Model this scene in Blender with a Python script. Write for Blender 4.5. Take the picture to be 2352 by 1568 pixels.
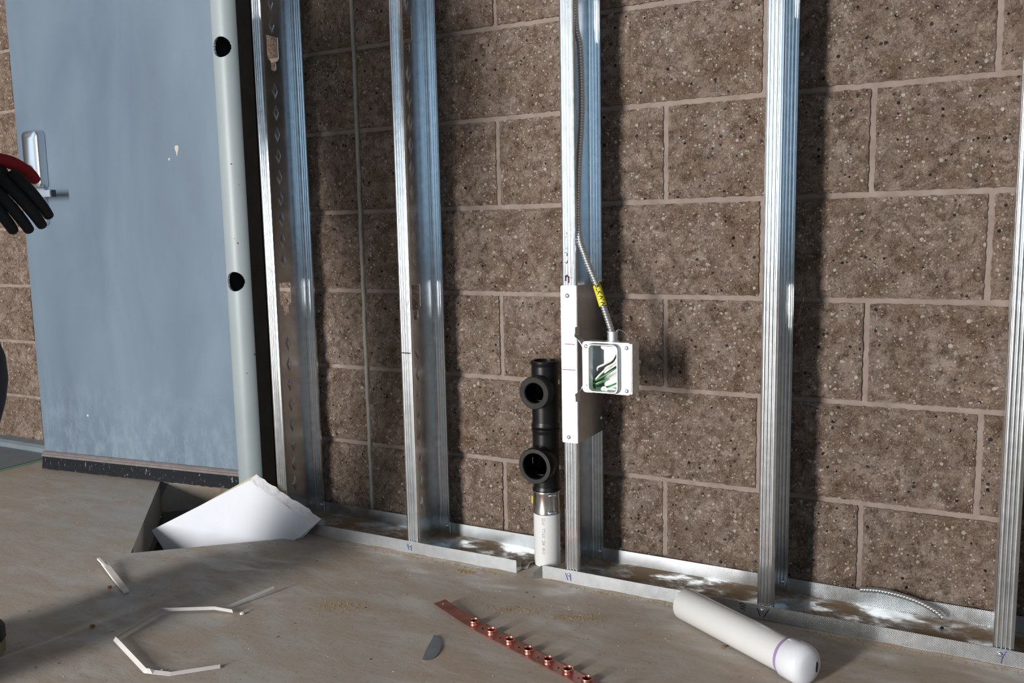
import bpy, bmesh, math, random
from mathutils import Vector, Matrix, noise
from mathutils.geometry import tessellate_polygon

for o in list(bpy.data.objects):
    bpy.data.objects.remove(o, do_unlink=True)
S = bpy.context.scene
COL = S.collection
PI = math.pi

# ------------------------------------------------------------------ camera
cam_d = bpy.data.cameras.new('camera')
cam_d.sensor_fit = 'HORIZONTAL'
cam_d.sensor_width = 36.0
cam_d.lens = 2003.35 / 2352 * 36.0
cam_d.clip_start = 0.02
cam = bpy.data.objects.new('camera', cam_d)
COL.objects.link(cam)
yaw, pitch, roll = 0.49408, -0.126586, -0.019579
fwd = Vector((-math.sin(yaw) * math.cos(pitch), math.cos(yaw) * math.cos(pitch), math.sin(pitch)))
rgt = Vector((math.cos(yaw), math.sin(yaw), 0))
upv = rgt.cross(fwd)
r2 = rgt * math.cos(roll) + upv * math.sin(roll)
u2 = -rgt * math.sin(roll) + upv * math.cos(roll)
cam.matrix_world = Matrix(((r2.x, u2.x, -fwd.x, 1.41109), (r2.y, u2.y, -fwd.y, -1.81368),
                           (r2.z, u2.z, -fwd.z, 0.75811), (0, 0, 0, 1)))
S.camera = cam

# ------------------------------------------------------------------ world, light, exposure
w = bpy.data.worlds.new('sky')
S.world = w
w.use_nodes = True
bg = w.node_tree.nodes['Background']
bg.inputs[0].default_value = (0.62, 0.78, 1.0, 1)
bg.inputs[1].default_value = 0.25

def area_light(name, loc, target, sx, sy, power, color):
    d = bpy.data.lights.new(name, 'AREA')
    d.shape = 'RECTANGLE'
    d.size, d.size_y = sx, sy
    d.energy = power
    d.color = color
    o = bpy.data.objects.new(name, d)
    COL.objects.link(o)
    o.location = loc
    o.rotation_euler = (Vector(target) - Vector(loc)).to_track_quat('-Z', 'Y').to_euler()
    return o
# daylight in the open doorway behind the camera, and in the window opening of the left wall
area_light('doorway_daylight', (-0.85, -5.95, 1.30), (-0.85, 0, 1.30), 0.55, 2.3, 515, (1.0, 0.978, 0.945))
area_light('window_daylight', (-3.45, -3.75, 1.75), (0, -3.75, 1.75), 2.4, 1.9, 16, (0.70, 0.85, 1.0))
area_light('right_window_daylight', (3.25, -3.9, 1.55), (0, -3.9, 1.55), 2.6, 1.9, 28, (0.52, 0.78, 1.0))

vs = S.view_settings
vs.view_transform = 'Standard'
vs.look = 'None'
vs.exposure = 0.0
vs.gamma = 1.0
vs.use_curve_mapping = False

# ------------------------------------------------------------------ helpers
def tag(o, label=None, cat=None, group=None, kind=None):
    if label: o['label'] = label
    if cat: o['category'] = cat
    if group: o['group'] = group
    if kind: o['kind'] = kind
    return o

def mesh(name, verts, faces, mat=None, parent=None, smooth=False):
    me = bpy.data.meshes.new(name)
    me.from_pydata([tuple(v) for v in verts], [], faces)
    me.update()
    o = bpy.data.objects.new(name, me)
    COL.objects.link(o)
    if mat: me.materials.append(mat)
    if smooth:
        for f in me.polygons: f.use_smooth = True
    if parent: o.parent = parent
    return o

def bm_obj(name, bm, mat=None, parent=None, smooth=False, fix=True):
    me = bpy.data.meshes.new(name)
    if fix: bmesh.ops.recalc_face_normals(bm, faces=bm.faces)
    bm.to_mesh(me); bm.free()
    o = bpy.data.objects.new(name, me)
    COL.objects.link(o)
    if mat: me.materials.append(mat)
    if smooth:
        for f in me.polygons: f.use_smooth = True
        try: me.set_sharp_from_angle(angle=math.radians(35))
        except Exception: pass
    if parent: o.parent = parent
    return o

def empty(name, loc=(0, 0, 0)):
    o = bpy.data.objects.new(name, None)
    COL.objects.link(o)
    o.location = loc
    o.empty_display_size = 0.05
    return o

class G:
    """collects geometry for one mesh"""
    def __init__(s): s.v = []; s.f = []
    def add(s, v, f):
        b = len(s.v); s.v += [Vector(p) for p in v]; s.f += [tuple(i + b for i in q) for q in f]; return s
    def box(s, a, b):
        x0, y0, z0 = a; x1, y1, z1 = b
        return s.add([(x0,y0,z0),(x1,y0,z0),(x1,y1,z0),(x0,y1,z0),(x0,y0,z1),(x1,y0,z1),(x1,y1,z1),(x0,y1,z1)],
                     [(0,3,2,1),(4,5,6,7),(0,1,5,4),(1,2,6,5),(2,3,7,6),(3,0,4,7)])
    def lathe(s, prof, base, axis, n=24, closed=False):
        """prof: list of (r, h) along axis from base"""
        ax = Vector(axis).normalized(); base = Vector(base)
        a = ax.orthogonal().normalized(); b = ax.cross(a)
        v = []; f = []
        for r, h in prof:
            for k in range(n):
                t = 2 * PI * k / n
                v.append(base + ax * h + (a * math.cos(t) + b * math.sin(t)) * r)
        m = len(prof)
        for i in range(m - (0 if closed else 1)):
            j = (i + 1) % m
            for k in range(n):
                f.append((i*n+k, i*n+(k+1) % n, j*n+(k+1) % n, j*n+k))
        if not closed:
            if prof[0][0] > 1e-6: f.append(tuple(range(n - 1, -1, -1)))
            if prof[-1][0] > 1e-6: f.append(tuple((m-1)*n+k for k in range(n)))
        return s.add(v, f)
    def tube(s, pts, r, n=8, cap=True):
        """sweep; r number or list"""
        pts = [Vector(p) for p in pts]
        m = len(pts); v = []; f = []
        prev = None
        for i, p in enumerate(pts):
            t = (pts[min(i+1, m-1)] - pts[max(i-1, 0)]).normalized()
            if prev is None: a = t.orthogonal().normalized()
            else:
                a = prev - t * prev.dot(t)
                a.normalize()
            prev = a; b = t.cross(a)
            rr = r[i] if isinstance(r, (list, tuple)) else r
            for k in range(n):
                q = 2 * PI * k / n
                v.append(p + (a * math.cos(q) + b * math.sin(q)) * rr)
        for i in range(m - 1):
            for k in range(n):
                f.append((i*n+k, i*n+(k+1) % n, (i+1)*n+(k+1) % n, (i+1)*n+k))
        if cap:
            f.append(tuple(range(n-1, -1, -1))); f.append(tuple((m-1)*n+k for k in range(n)))
        return s.add(v, f)
    def plate(s, outer, holes, o, U, V, N, t):
        """flat polygon with holes, thickness t along N from origin o (2-D coords u,v)"""
        o = Vector(o); U = Vector(U); V = Vector(V); N = Vector(N)
        polys = [[Vector((a, b, 0)) for a, b in outer]] + [[Vector((a, b, 0)) for a, b in h] for h in holes]
        flat = [p for q in polys for p in q]
        tri = tessellate_polygon(polys)
        n = len(flat)
        v = [o + U * p.x + V * p.y for p in flat] + [o + U * p.x + V * p.y + N * t for p in flat]
        f = [tuple(q) for q in tri] + [tuple(i + n for i in reversed(q)) for q in tri]
        st = 0
        for q in polys:
            m = len(q)
            for k in range(m):
                a, b = st + k, st + (k + 1) % m
                f.append((a, b, b + n, a + n))
            st += m
        return s.add(v, f)
    def extrude(s, prof, z0, z1, axis='z'):
        """closed (x,y) profile extruded"""
        n = len(prof)
        if axis == 'z': v = [(x, y, z0) for x, y in prof] + [(x, y, z1) for x, y in prof]
        else: v = [(z0, x, y) for x, y in prof] + [(z1, x, y) for x, y in prof]
        f = [(k, (k+1) % n, (k+1) % n + n, k + n) for k in range(n)]
        tri = tessellate_polygon([[Vector((x, y, 0)) for x, y in prof]])
        f += [tuple(q) for q in tri] + [tuple(i + n for i in q) for q in tri]
        return s.add(v, f)
    def obj(s, name, mat=None, parent=None, smooth=False, merge=False):
        bm = bmesh.new()
        vs_ = [bm.verts.new(p) for p in s.v]
        for q in s.f:
            try: bm.faces.new([vs_[i] for i in q])
            except ValueError: pass
        if merge: bmesh.ops.remove_doubles(bm, verts=bm.verts, dist=1e-6)
        return bm_obj(name, bm, mat, parent, smooth)

def rrect(x0, y0, x1, y1, r, n=4):
    out = []
    for cx, cy, a0 in ((x1-r, y0+r, -PI/2), (x1-r, y1-r, 0), (x0+r, y1-r, PI/2), (x0+r, y0+r, PI)):
        for k in range(n + 1):
            a = a0 + PI/2 * k / n
            out.append((cx + r*math.cos(a), cy + r*math.sin(a)))
    return out

def circ(cx, cy, r, n=20):
    return [(cx + r*math.cos(2*PI*k/n), cy + r*math.sin(2*PI*k/n)) for k in range(n)]

def bezier_path(pts, sub=12):
    """Catmull-Rom through pts"""
    P = [Vector(p) for p in pts]; P = [P[0]*2 - P[1]] + P + [P[-1]*2 - P[-2]]
    out = []
    for i in range(1, len(P) - 2):
        for k in range(sub):
            t = k / sub
            out.append(0.5*((2*P[i]) + (-P[i-1]+P[i+1])*t + (2*P[i-1]-5*P[i]+4*P[i+1]-P[i+2])*t*t
                            + (-P[i-1]+3*P[i]-3*P[i+1]+P[i+2])*t**3))
    out.append(P[-2]); return out

# ------------------------------------------------------------------ materials
class M:
    def __init__(s, name):
        s.m = bpy.data.materials.new(name); s.m.use_nodes = True
        s.t = s.m.node_tree; s.n = s.t.nodes; s.p = s.n['Principled BSDF']
        s.tc = None
    def node(s, typ, **kw):
        n = s.n.new(typ)
        for k, v in kw.items():
            if k in n.inputs.keys() if hasattr(n.inputs, 'keys') else False: n.inputs[k].default_value = v
            else: setattr(n, k, v)
        return n
    def link(s, a, b): s.t.links.new(a, b)
    def coord(s, kind='Object', scale=(1, 1, 1), rand=False):
        tc = s.n.new('ShaderNodeTexCoord'); mp = s.n.new('ShaderNodeMapping')
        mp.inputs['Scale'].default_value = scale
        s.link(tc.outputs[kind], mp.inputs['Vector'])
        if rand:
            oi = s.n.new('ShaderNodeObjectInfo'); mu = s.n.new('ShaderNodeMath'); mu.operation = 'MULTIPLY'
            mu.inputs[1].default_value = 37.0
            s.link(oi.outputs['Random'], mu.inputs[0]); s.link(mu.outputs[0], mp.inputs['Location'])
        return mp.outputs[0]
    def noise(s, vec, scale, detail=4, rough=0.55, dist=0.0):
        n = s.n.new('ShaderNodeTexNoise')
        n.inputs['Scale'].default_value = scale; n.inputs['Detail'].default_value = detail
        n.inputs['Roughness'].default_value = rough; n.inputs['Distortion'].default_value = dist
        s.link(vec, n.inputs['Vector']); return n.outputs['Fac']
    def ramp(s, fac, stops):
        r = s.n.new('ShaderNodeValToRGB'); e = r.color_ramp.elements
        while len(e) < len(stops): e.new(0.5)
        for q, (p, c) in zip(e, stops):
            q.position = p; q.color = (c, c, c, 1) if isinstance(c, (int, float)) else (*c, 1)
        s.link(fac, r.inputs[0]); return r.outputs[0]
    def mix(s, fac, a, b, mode='MIX'):
        n = s.n.new('ShaderNodeMix'); n.data_type = 'RGBA'; n.blend_type = mode
        for sock, val in ((n.inputs[0], fac), (n.inputs[6], a), (n.inputs[7], b)):
            if isinstance(val, (int, float)): sock.default_value = val
            elif isinstance(val, tuple): sock.default_value = (*val, 1)
            else: s.link(val, sock)
        return n.outputs[2]
    def math(s, op, a, b=None):
        n = s.n.new('ShaderNodeMath'); n.operation = op
        for sock, val in zip(n.inputs, (a, b)):
            if val is None: continue
            if isinstance(val, (int, float)): sock.default_value = val
            else: s.link(val, sock)
        return n.outputs[0]
    def bump(s, h, strength, dist=0.002, normal=None):
        b = s.n.new('ShaderNodeBump'); b.inputs['Strength'].default_value = strength
        b.inputs['Distance'].default_value = dist
        s.link(h, b.inputs['Height'])
        if normal: s.link(normal, b.inputs['Normal'])
        return b.outputs[0]
    def set(s, **kw):
        names = dict(base='Base Color', rough='Roughness', metal='Metallic', spec='Specular IOR Level', normal='Normal', coat='Coat Weight')
        for k, v in kw.items():
            i = s.p.inputs[names[k]]
            if isinstance(v, (int, float)): i.default_value = v
            elif isinstance(v, tuple): i.default_value = (*v, 1)
            else: s.link(v, i)
        return s

def srgb(r, g, b):
    f = lambda c: (c/255/12.92) if c/255 <= 0.04045 else ((c/255+0.055)/1.055)**2.4
    return (f(r), f(g), f(b))

def simple(name, col, rough=0.5, metal=0.0, spec=0.5, var=0.0, vscale=30, bump=0.0, bscale=200):
    m = M(name)
    m.set(base=col, rough=rough, metal=metal, spec=spec)
    if var or bump:
        c = m.coord()
        if var:
            n = m.noise(c, vscale, 5)
            m.set(base=m.mix(m.ramp(n, [(0.3, 0.0), (0.7, 1.0)]), tuple(x*(1-var) for x in col), tuple(min(1, x*(1+var)) for x in col)))
        if bump: m.set(normal=m.bump(m.noise(c, bscale, 4), bump, 0.001))
    return m.m

def block_mat():
    m = M('split_face_block'); c = m.coord(rand=True)
    n1 = m.noise(c, 16, 4, 0.6); n2 = m.noise(m.coord(scale=(1, 1, 1), rand=True), 55, 8, 0.78, 0.5); n3 = m.noise(c, 320, 5, 0.7)
    col = m.mix(m.ramp(n1, [(0.32, 0.0), (0.70, 1.0)]), srgb(160, 135, 115), srgb(212, 191, 177))
    col = m.mix(m.ramp(n2, [(0.36, 0.0), (0.56, 1.0)]), srgb(112, 88, 71), col)
    col = m.mix(m.ramp(n3, [(0.34, 0.6), (0.47, 0.0)]), col, srgb(76, 60, 50))
    col = m.mix(m.ramp(n3, [(0.54, 0.0), (0.66, 0.7)]), col, srgb(212, 192, 176))
    # stones in the concrete : pale and dark ones
    def stones(scale, lo, hi, rad):
        v = m.n.new('ShaderNodeTexVoronoi'); v.inputs['Scale'].default_value = scale
        m.link(c, v.inputs['Vector'])
        sep = m.n.new('ShaderNodeSeparateColor'); m.link(v.outputs['Color'], sep.inputs[0])
        sel = m.math('MULTIPLY', m.math('GREATER_THAN', sep.outputs[0], lo), m.math('LESS_THAN', sep.outputs[0], hi))
        size = m.math('MULTIPLY', sep.outputs[1], rad)
        ins = m.math('LESS_THAN', v.outputs['Distance'], m.math('ADD', size, rad*0.35))
        return m.math('MULTIPLY', sel, ins), sep.outputs[2]
    f, tone = stones(105, 0.86, 1.01, 0.33)
    col = m.mix(f, col, m.mix(tone, srgb(206, 190, 172), srgb(244, 238, 228)))
    f2, tone2 = stones(120, 0.0, 0.07, 0.34)
    col = m.mix(f2, col, m.mix(tone2, srgb(44, 42, 42), srgb(86, 82, 80)))
    f3, tone3 = stones(210, 0.84, 1.01, 0.36)
    col = m.mix(f3, col, srgb(232, 223, 212))
    # pale mortar smears
    sm = m.noise(c, 14, 5, 0.65)
    col = m.mix(m.math('MULTIPLY', m.ramp(sm, [(0.60, 0.0), (0.78, 1.0)]), 0.45), col, srgb(172, 160, 152))
    cd_ = m.coord(scale=(1, 1, 1), rand=True)
    h = m.math('ADD', m.math('MULTIPLY', m.noise(c, 34, 8, 0.74, 0.4), 2.2), m.math('MULTIPLY', n3, 0.4))
    h = m.math('ADD', h, m.math('MULTIPLY', f, 0.12))
    m.set(base=col, rough=0.93, spec=0.2, normal=m.bump(h, 1.0, 0.017))
    return m.m

def mortar_mat(name='mortar', tone=1.0):
    m = M(name); c = m.coord()
    n = m.noise(c, 25, 5, 0.6)
    a = tuple(x*tone for x in srgb(122, 108, 101)); b = tuple(x*tone for x in srgb(143, 130, 122))
    m.set(base=m.mix(m.ramp(n, [(0.3, 0.0), (0.7, 1.0)]), a, b), rough=0.9, spec=0.2,
          normal=m.bump(m.noise(c, 180, 5), 0.35, 0.002))
    return m.m

def galv_mat(name, knurl=False, tint=(0.74, 0.79, 0.83), rough=0.27, dirt=0.0, aniso=0.0):
    m = M(name); c = m.coord()
    n = m.noise(c, 55, 4, 0.6)
    cs = m.coord(scale=(60, 60, 1.2))
    ns = m.noise(cs, 6, 3)
    col = m.mix(m.ramp(n, [(0.3, 0.0), (0.7, 1.0)]), tuple(x*0.86 for x in tint), tint)
    r = m.math('ADD', m.math('MULTIPLY', m.math('ADD', n, ns), 0.10), rough - 0.08)
    if knurl:
        geo = m.coord(scale=(1, 1, 1))
        sx = m.n.new('ShaderNodeSeparateXYZ'); m.link(geo, sx.inputs[0])
        k = 2*PI/0.0034
        h = m.math('MULTIPLY', m.math('SINE', m.math('MULTIPLY', m.math('ADD', sx.outputs[0], sx.outputs[1]), k)), m.math('SINE', m.math('MULTIPLY', sx.outputs[2], k)))
        nr = m.bump(h, 0.35, 0.0004)
        nr = m.bump(n, 0.08, 0.001, nr)
    else:
        nr = m.bump(m.math('ADD', n, m.math('MULTIPLY', ns, 0.3)), 0.05, 0.001)
    m.set(base=col, metal=1.0, rough=r, normal=nr)
    if aniso:
        m.p.inputs['Anisotropic'].default_value = aniso
        tg = m.n.new('ShaderNodeTangent'); tg.direction_type = 'RADIAL'; tg.axis = 'Z'
        m.link(tg.outputs[0], m.p.inputs['Tangent'])
    if dirt:
        d = m.noise(m.coord(scale=(1, 1.6, 1)), 7, 7, 0.7)
        fac = m.ramp(d, [(0.5 - dirt*0.14, 0.0), (0.56, 1.0)])
        m.set(base=m.mix(fac, col, srgb(140, 118, 92)), metal=m.math('SUBTRACT', 1.0, fac),
              rough=m.math('MAXIMUM', r, m.math('MULTIPLY', fac, 0.9)))
    return m.m

def floor_mat():
    m = M('dusty_concrete'); c = m.coord()
    cs = m.coord(scale=(1.0, 2.6, 1))
    n1 = m.noise(c, 2.2, 6, 0.62, 0.6); n2 = m.noise(cs, 7, 7, 0.68, 0.4); n3 = m.noise(c, 90, 5, 0.7)
    grey = m.mix(m.ramp(n1, [(0.35, 0.0), (0.65, 1.0)]), srgb(166, 160, 152), srgb(186, 180, 173))
    dust = m.mix(m.ramp(n2, [(0.3, 0.0), (0.7, 1.0)]), srgb(150, 132, 114), srgb(170, 154, 138))
    fac = m.ramp(m.math('ADD', m.math('MULTIPLY', n2, 0.7), m.math('MULTIPLY', n1, 0.3)), [(0.41, 0.0), (0.60, 1.0)])
    col = m.mix(fac, grey, dust)
    col = m.mix(m.ramp(n3, [(0.30, 0.5), (0.42, 0.0)]), col, srgb(84, 72, 62))
    vv = m.n.new('ShaderNodeTexVoronoi'); vv.inputs['Scale'].default_value = 42; m.link(c, vv.inputs['Vector'])
    sp = m.n.new('ShaderNodeSeparateColor'); m.link(vv.outputs['Color'], sp.inputs[0])
    spots = m.math('MULTIPLY', m.math('GREATER_THAN', sp.outputs[0], 0.93), m.math('LESS_THAN', vv.outputs['Distance'], 0.13))
    col = m.mix(m.math('MULTIPLY', spots, 0.7), col, srgb(70, 60, 52))
    rough = m.math('ADD', m.math('MULTIPLY', fac, 0.32), 0.40)
    h = m.math('ADD', m.math('MULTIPLY', fac, 0.5), m.math('MULTIPLY', n3, 0.5))
    m.set(base=col, rough=rough, spec=0.45, normal=m.bump(h, 0.35, 0.0015))
    return m.m

def door_mat():
    m = M('blue_grey_door_paint'); c = m.coord()
    cs = m.coord(scale=(2.2, 2.2, 0.7))
    n = m.noise(cs, 2.0, 5, 0.55, 0.5)
    sx = m.n.new('ShaderNodeSeparateXYZ'); m.link(c, sx.inputs[0])
    col = m.mix(m.ramp(n, [(0.3, 0.0), (0.72, 1.0)]), srgb(84, 98, 114), srgb(104, 120, 134))
    v = m.n.new('ShaderNodeTexVoronoi'); v.inputs['Scale'].default_value = 34; m.link(c, v.inputs['Vector'])
    sp = m.n.new('ShaderNodeSeparateColor'); m.link(v.outputs['Color'], sp.inputs[0])
    low = m.ramp(sx.outputs[2], [(0.0, 0.86), (0.55, 0.985)])
    spots = m.math('MULTIPLY', m.math('GREATER_THAN', sp.outputs[0], low), m.math('LESS_THAN', v.outputs['Distance'], m.math('MULTIPLY', sp.outputs[1], 0.13)))
    col = m.mix(m.math('MULTIPLY', spots, 0.7), col, srgb(205, 205, 198))
    # dried splash haze near the bottom of the door
    hz = m.math('MULTIPLY', m.ramp(m.noise(m.coord(scale=(3, 3, 1.5)), 9, 6, 0.7), [(0.45, 0.0), (0.75, 1.0)]), m.ramp(sx.outputs[2], [(0.05, 0.65), (0.35, 0.0)]))
    col = m.mix(hz, col, srgb(140, 154, 164))
    m.set(base=col, rough=0.5, spec=0.35, normal=m.bump(m.noise(c, 400, 3), 0.05, 0.0005))
    return m.m

def rubber_mat():
    m = M('splashed_black_rubber'); c = m.coord(scale=(1, 1, 0.35))
    n = m.noise(c, 130, 5, 0.7)
    col = m.mix(m.ramp(n, [(0.61, 0.0), (0.72, 1.0)]), srgb(18, 21, 26), srgb(150, 158, 162))
    m.set(base=col, rough=0.7, spec=0.2); return m.m

MAT = {}
MAT['block'] = block_mat()
MAT['mortar'] = mortar_mat()
MAT['sealant'] = simple('control_joint_sealant', srgb(150, 146, 138), 0.8, var=0.12, vscale=40)
MAT['galv'] = galv_mat('galvanized_steel', rough=0.22)
MAT['galvk'] = galv_mat('galvanized_steel_knurled', False, tint=(0.84, 0.88, 0.91), rough=0.21, aniso=0.6)
MAT['galvweb'] = galv_mat('galvanized_web', tint=(0.74, 0.77, 0.80), rough=0.22)
MAT['track'] = galv_mat('galvanized_track', True, tint=(0.64, 0.68, 0.71), rough=0.32)
MAT['trackdirt'] = galv_mat('galvanized_track_base', False, tint=(0.78, 0.82, 0.84), rough=0.30, dirt=0.9)
MAT['platem'] = galv_mat('galvanized_plate', True, tint=(0.80, 0.84, 0.87), rough=0.42)
MAT['boxm'] = galv_mat('galvanized_box', False, tint=(0.84, 0.88, 0.90), rough=0.42)
MAT['floor'] = floor_mat()
MAT['door'] = door_mat()
MAT['rubber'] = rubber_mat()
MAT['post'] = simple('grey_primer', srgb(138, 147, 150), 0.45, spec=0.45, var=0.05, vscale=6)
MAT['blackpaint'] = simple('black_jamb', srgb(12, 10, 9), 0.85, spec=0.05, var=0.2)
MAT['rust'] = simple('rust_spot', srgb(120, 88, 66), 0.8)
MAT['chrome'] = simple('satin_chrome', (0.78, 0.80, 0.84), 0.22, 1.0)
MAT['armor'] = simple('galvanized_armor', (0.80, 0.82, 0.84), 0.33, 1.0)
MAT['darkmetal'] = simple('dark_end_metal', (0.10, 0.10, 0.11), 0.4, 1.0)
MAT['pit'] = simple('rough_slab_edge', srgb(122, 118, 110), 0.95, spec=0.1, var=0.25, vscale=14, bump=0.5, bscale=60)
MAT['dirt'] = simple('dark_soil', srgb(58, 46, 38), 1.0, spec=0.0, var=0.3, vscale=30, bump=0.8, bscale=60)
MAT['paper'] = simple('drywall_face_paper', srgb(198, 201, 208), 0.75, spec=0.25, var=0.03, vscale=9)
MAT['tanpaper'] = simple('drywall_edge_paper', srgb(214, 200, 172), 0.8, spec=0.2, var=0.08)
MAT['gypsum'] = simple('gypsum_core', srgb(222, 220, 224), 0.95, spec=0.1, var=0.08, vscale=80, bump=0.7, bscale=150)
MAT['pvc'] = simple('white_pvc', srgb(204, 204, 203), 0.38, spec=0.45, var=0.03, vscale=10)
MAT['pvccap'] = simple('white_pvc_cap', srgb(212, 214, 220), 0.2, spec=0.5, var=0.02)
MAT['purple'] = simple('purple_primer', srgb(150, 126, 170), 0.4)
MAT['ink'] = simple('dark_ink', srgb(24, 22, 44), 0.6)
MAT['inkblue'] = simple('blue_ink', srgb(38, 44, 130), 0.6)
MAT['inkred'] = simple('red_ink', srgb(120, 40, 60), 0.6)
MAT['inkpurple'] = simple('purple_ink', srgb(84, 24, 92), 0.6)
MAT['inkgrey'] = simple('faded_print', srgb(160, 158, 150), 0.6)
MAT['abs'] = simple('black_iron', srgb(11, 11, 12), 0.36, spec=0.4, var=0.3, vscale=24, bump=0.12, bscale=240)
MAT['absdusty'] = simple('dusty_black_iron', srgb(40, 38, 36), 0.7, spec=0.25, var=0.3, vscale=40, bump=0.2)
MAT['stainless'] = simple('stainless_band', (0.62, 0.59, 0.56), 0.24, 1.0, var=0.05)
MAT['yellow'] = simple('yellow_tape', srgb(206, 196, 30), 0.4)
MAT['copper'] = simple('copper', (0.72, 0.32, 0.25), 0.30, 1.0, var=0.18, vscale=25)
MAT['coppertarn'] = simple('tarnished_copper', (0.50, 0.235, 0.20), 0.42, 0.9, var=0.22, vscale=35)
MAT['strap'] = simple('white_plastic_strap', srgb(196, 192, 190), 0.5, var=0.05)
MAT['stick'] = simple('pale_drywall_strip', srgb(222, 216, 208), 0.85, var=0.06, vscale=60)
MAT['tin'] = simple('sheet_metal_knockout', (0.40, 0.43, 0.46), 0.42, 1.0, var=0.1, vscale=40)
MAT['wgreen'] = simple('green_wire', srgb(52, 120, 58), 0.35)
MAT['wwhite'] = simple('white_wire', srgb(216, 214, 206), 0.35)
MAT['wblack'] = simple('black_wire', srgb(20, 20, 20), 0.35)
MAT['saw'] = simple('sawdust', srgb(164, 132, 84), 0.95, spec=0.1, var=0.3, vscale=300)
MAT['chip'] = simple('brown_chip', srgb(140, 92, 58), 0.9, var=0.2)
MAT['crumb'] = simple('pale_crumb', srgb(222, 214, 198), 0.9)
MAT['rubble'] = simple('broken_concrete', srgb(150, 140, 126), 0.95, var=0.2, vscale=60, bump=0.5)
MAT['slate'] = simple('grey_plate', srgb(108, 118, 126), 0.55, var=0.1, vscale=12)
MAT['greenpaint'] = simple('green_paint_line', srgb(126, 168, 140), 0.7, var=0.15, vscale=60)
MAT['plaster'] = simple('room_wall', srgb(74, 70, 67), 0.9, var=0.06, vscale=3)
MAT['ceil'] = simple('room_ceiling', srgb(72, 72, 74), 0.9)

B, H, J = 0.4064, 0.2032, 0.0115
YF, YB = -0.170, -0.022          # front and back face of the steel framing
# ------------------------------------------------------------------ setting: room shell
# floor slab with the diamond pit around the steel column
A_ = Vector((-0.378, -0.464)); B_ = Vector((-0.828, 0.001))
dirA = Vector((0.752, 0.660))
C_ = A_ + dirA*0.415; D_ = B_ + dirA*0.415
pitpoly = [tuple(A_), tuple(C_), tuple(D_), tuple(B_)]
g = G().plate([(-3.4, -6.1), (3.2, -6.1), (3.2, 0.45), (-3.4, 0.45)], [pitpoly], (0, 0, -0.10), (1, 0, 0), (0, 1, 0), (0, 0, 1), 0.10)
floor = tag(g.obj('floor', MAT['floor']), 'dusty brown and grey concrete slab floor', kind='structure')
# slab edge inside the pit and the soil at its bottom
gp = G()
pp = [A_, C_, D_, B_]
random.seed(3)
for i in range(4):
    a, b = pp[i], pp[(i+1) % 4]
    n_ = 14; vv = []
    out = (b - a).normalized(); out = Vector((out.y, -out.x))
    for k in range(n_+1):
        q = a.lerp(b, k/n_)
        for z in (-0.001, -0.05, -0.105, -0.17):
            d = 0.0 if (z > -0.01 or k in (0, n_)) else random.random()*0.006
            vv.append((q.x + out.x*d, q.y + out.y*d, z))
    gp.add(vv, [(4*k+j, 4*k+4+j, 4*k+5+j, 4*k+1+j) for k in range(n_) for j in range(3)])
gp.obj('pit_edge', MAT['pit'], floor, smooth=True)
gs = G(); NS = 14; vv = []
for i in range(NS+1):
    for j in range(NS+1):
        q = A_.lerp(C_, i/NS*1.06-0.03) + (B_ - A_)*(j/NS*1.06-0.03)
        vv.append((q.x, q.y, -0.145 + 0.015*noise.noise((q.x*9, q.y*9, 0.3))))
gs.add(vv, [(i*(NS+1)+j, (i+1)*(NS+1)+j, (i+1)*(NS+1)+j+1, i*(NS+1)+j+1) for i in range(NS) for j in range(NS)])
gs.obj('pit_soil', MAT['dirt'], floor, smooth=True)

# block wall : backing of mortar, each split-face block a piece of its own
random.seed(11)
def block_mesh(width, seed):
    nx, nz = (60, 30) if width > 0.3 else (30, 30)
    hgt = H - J; wd = width - J
    v = []; f = []
    for j in range(nz+1):
        for i in range(nx+1):
            x = -wd/2 + wd*i/nx; z = -hgt/2 + hgt*j/nz
            edge = min(i, nx-i, j, nz-j)
            if edge == 0:
                y = -0.001
            else:
                uu, ww = (x+z)*0.707, (z-x)*0.707
                y = -0.008 - 0.006*(noise.noise((x*9+seed*7.3, z*9, seed)) + 0.35) - 0.006*noise.noise((uu*22, ww*44+seed*3.1, seed)) - 0.0042*noise.noise((uu*60, ww*110, seed*2.0)) - 0.0026*noise.noise((x*190, z*190, seed*3.0)) - 0.0016*random.random()
                if edge <= 2: y = y*(0.55, 0.8)[edge-1]
                x += (random.random()-0.5)*0.003; z += (random.random()-0.5)*0.003
            if edge == 0:
                x += (random.random()-0.5)*0.0024; z += (random.random()-0.5)*0.0024
            v.append((x, min(y, -0.0005), z))
    for j in range(nz):
        for i in range(nx):
            a = j*(nx+1)+i
            f.append((a, a+1, a+nx+2, a+nx+1))
    # sides back into the mortar
    ring = [i for i in range(nx+1)] + [j*(nx+1)+nx for j in range(1, nz+1)] + [nz*(nx+1)+i for i in range(nx-1, -1, -1)] + [j*(nx+1) for j in range(nz-1, 0, -1)]
    b0 = len(v)
    for r in ring: v.append((v[r][0], 0.03, v[r][2]))
    m = len(ring)
    for k in range(m):
        f.append((ring[(k+1) % m], ring[k], b0+k, b0+(k+1) % m))
    me = bpy.data.meshes.new('block')
    me.from_pydata(v, [], f); me.update()
    me.materials.append(MAT['block'])
    return me
FULL = [block_mesh(B, s) for s in range(7)]
HALF = [block_mesh(B/2, s+20) for s in range(4)]

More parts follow.
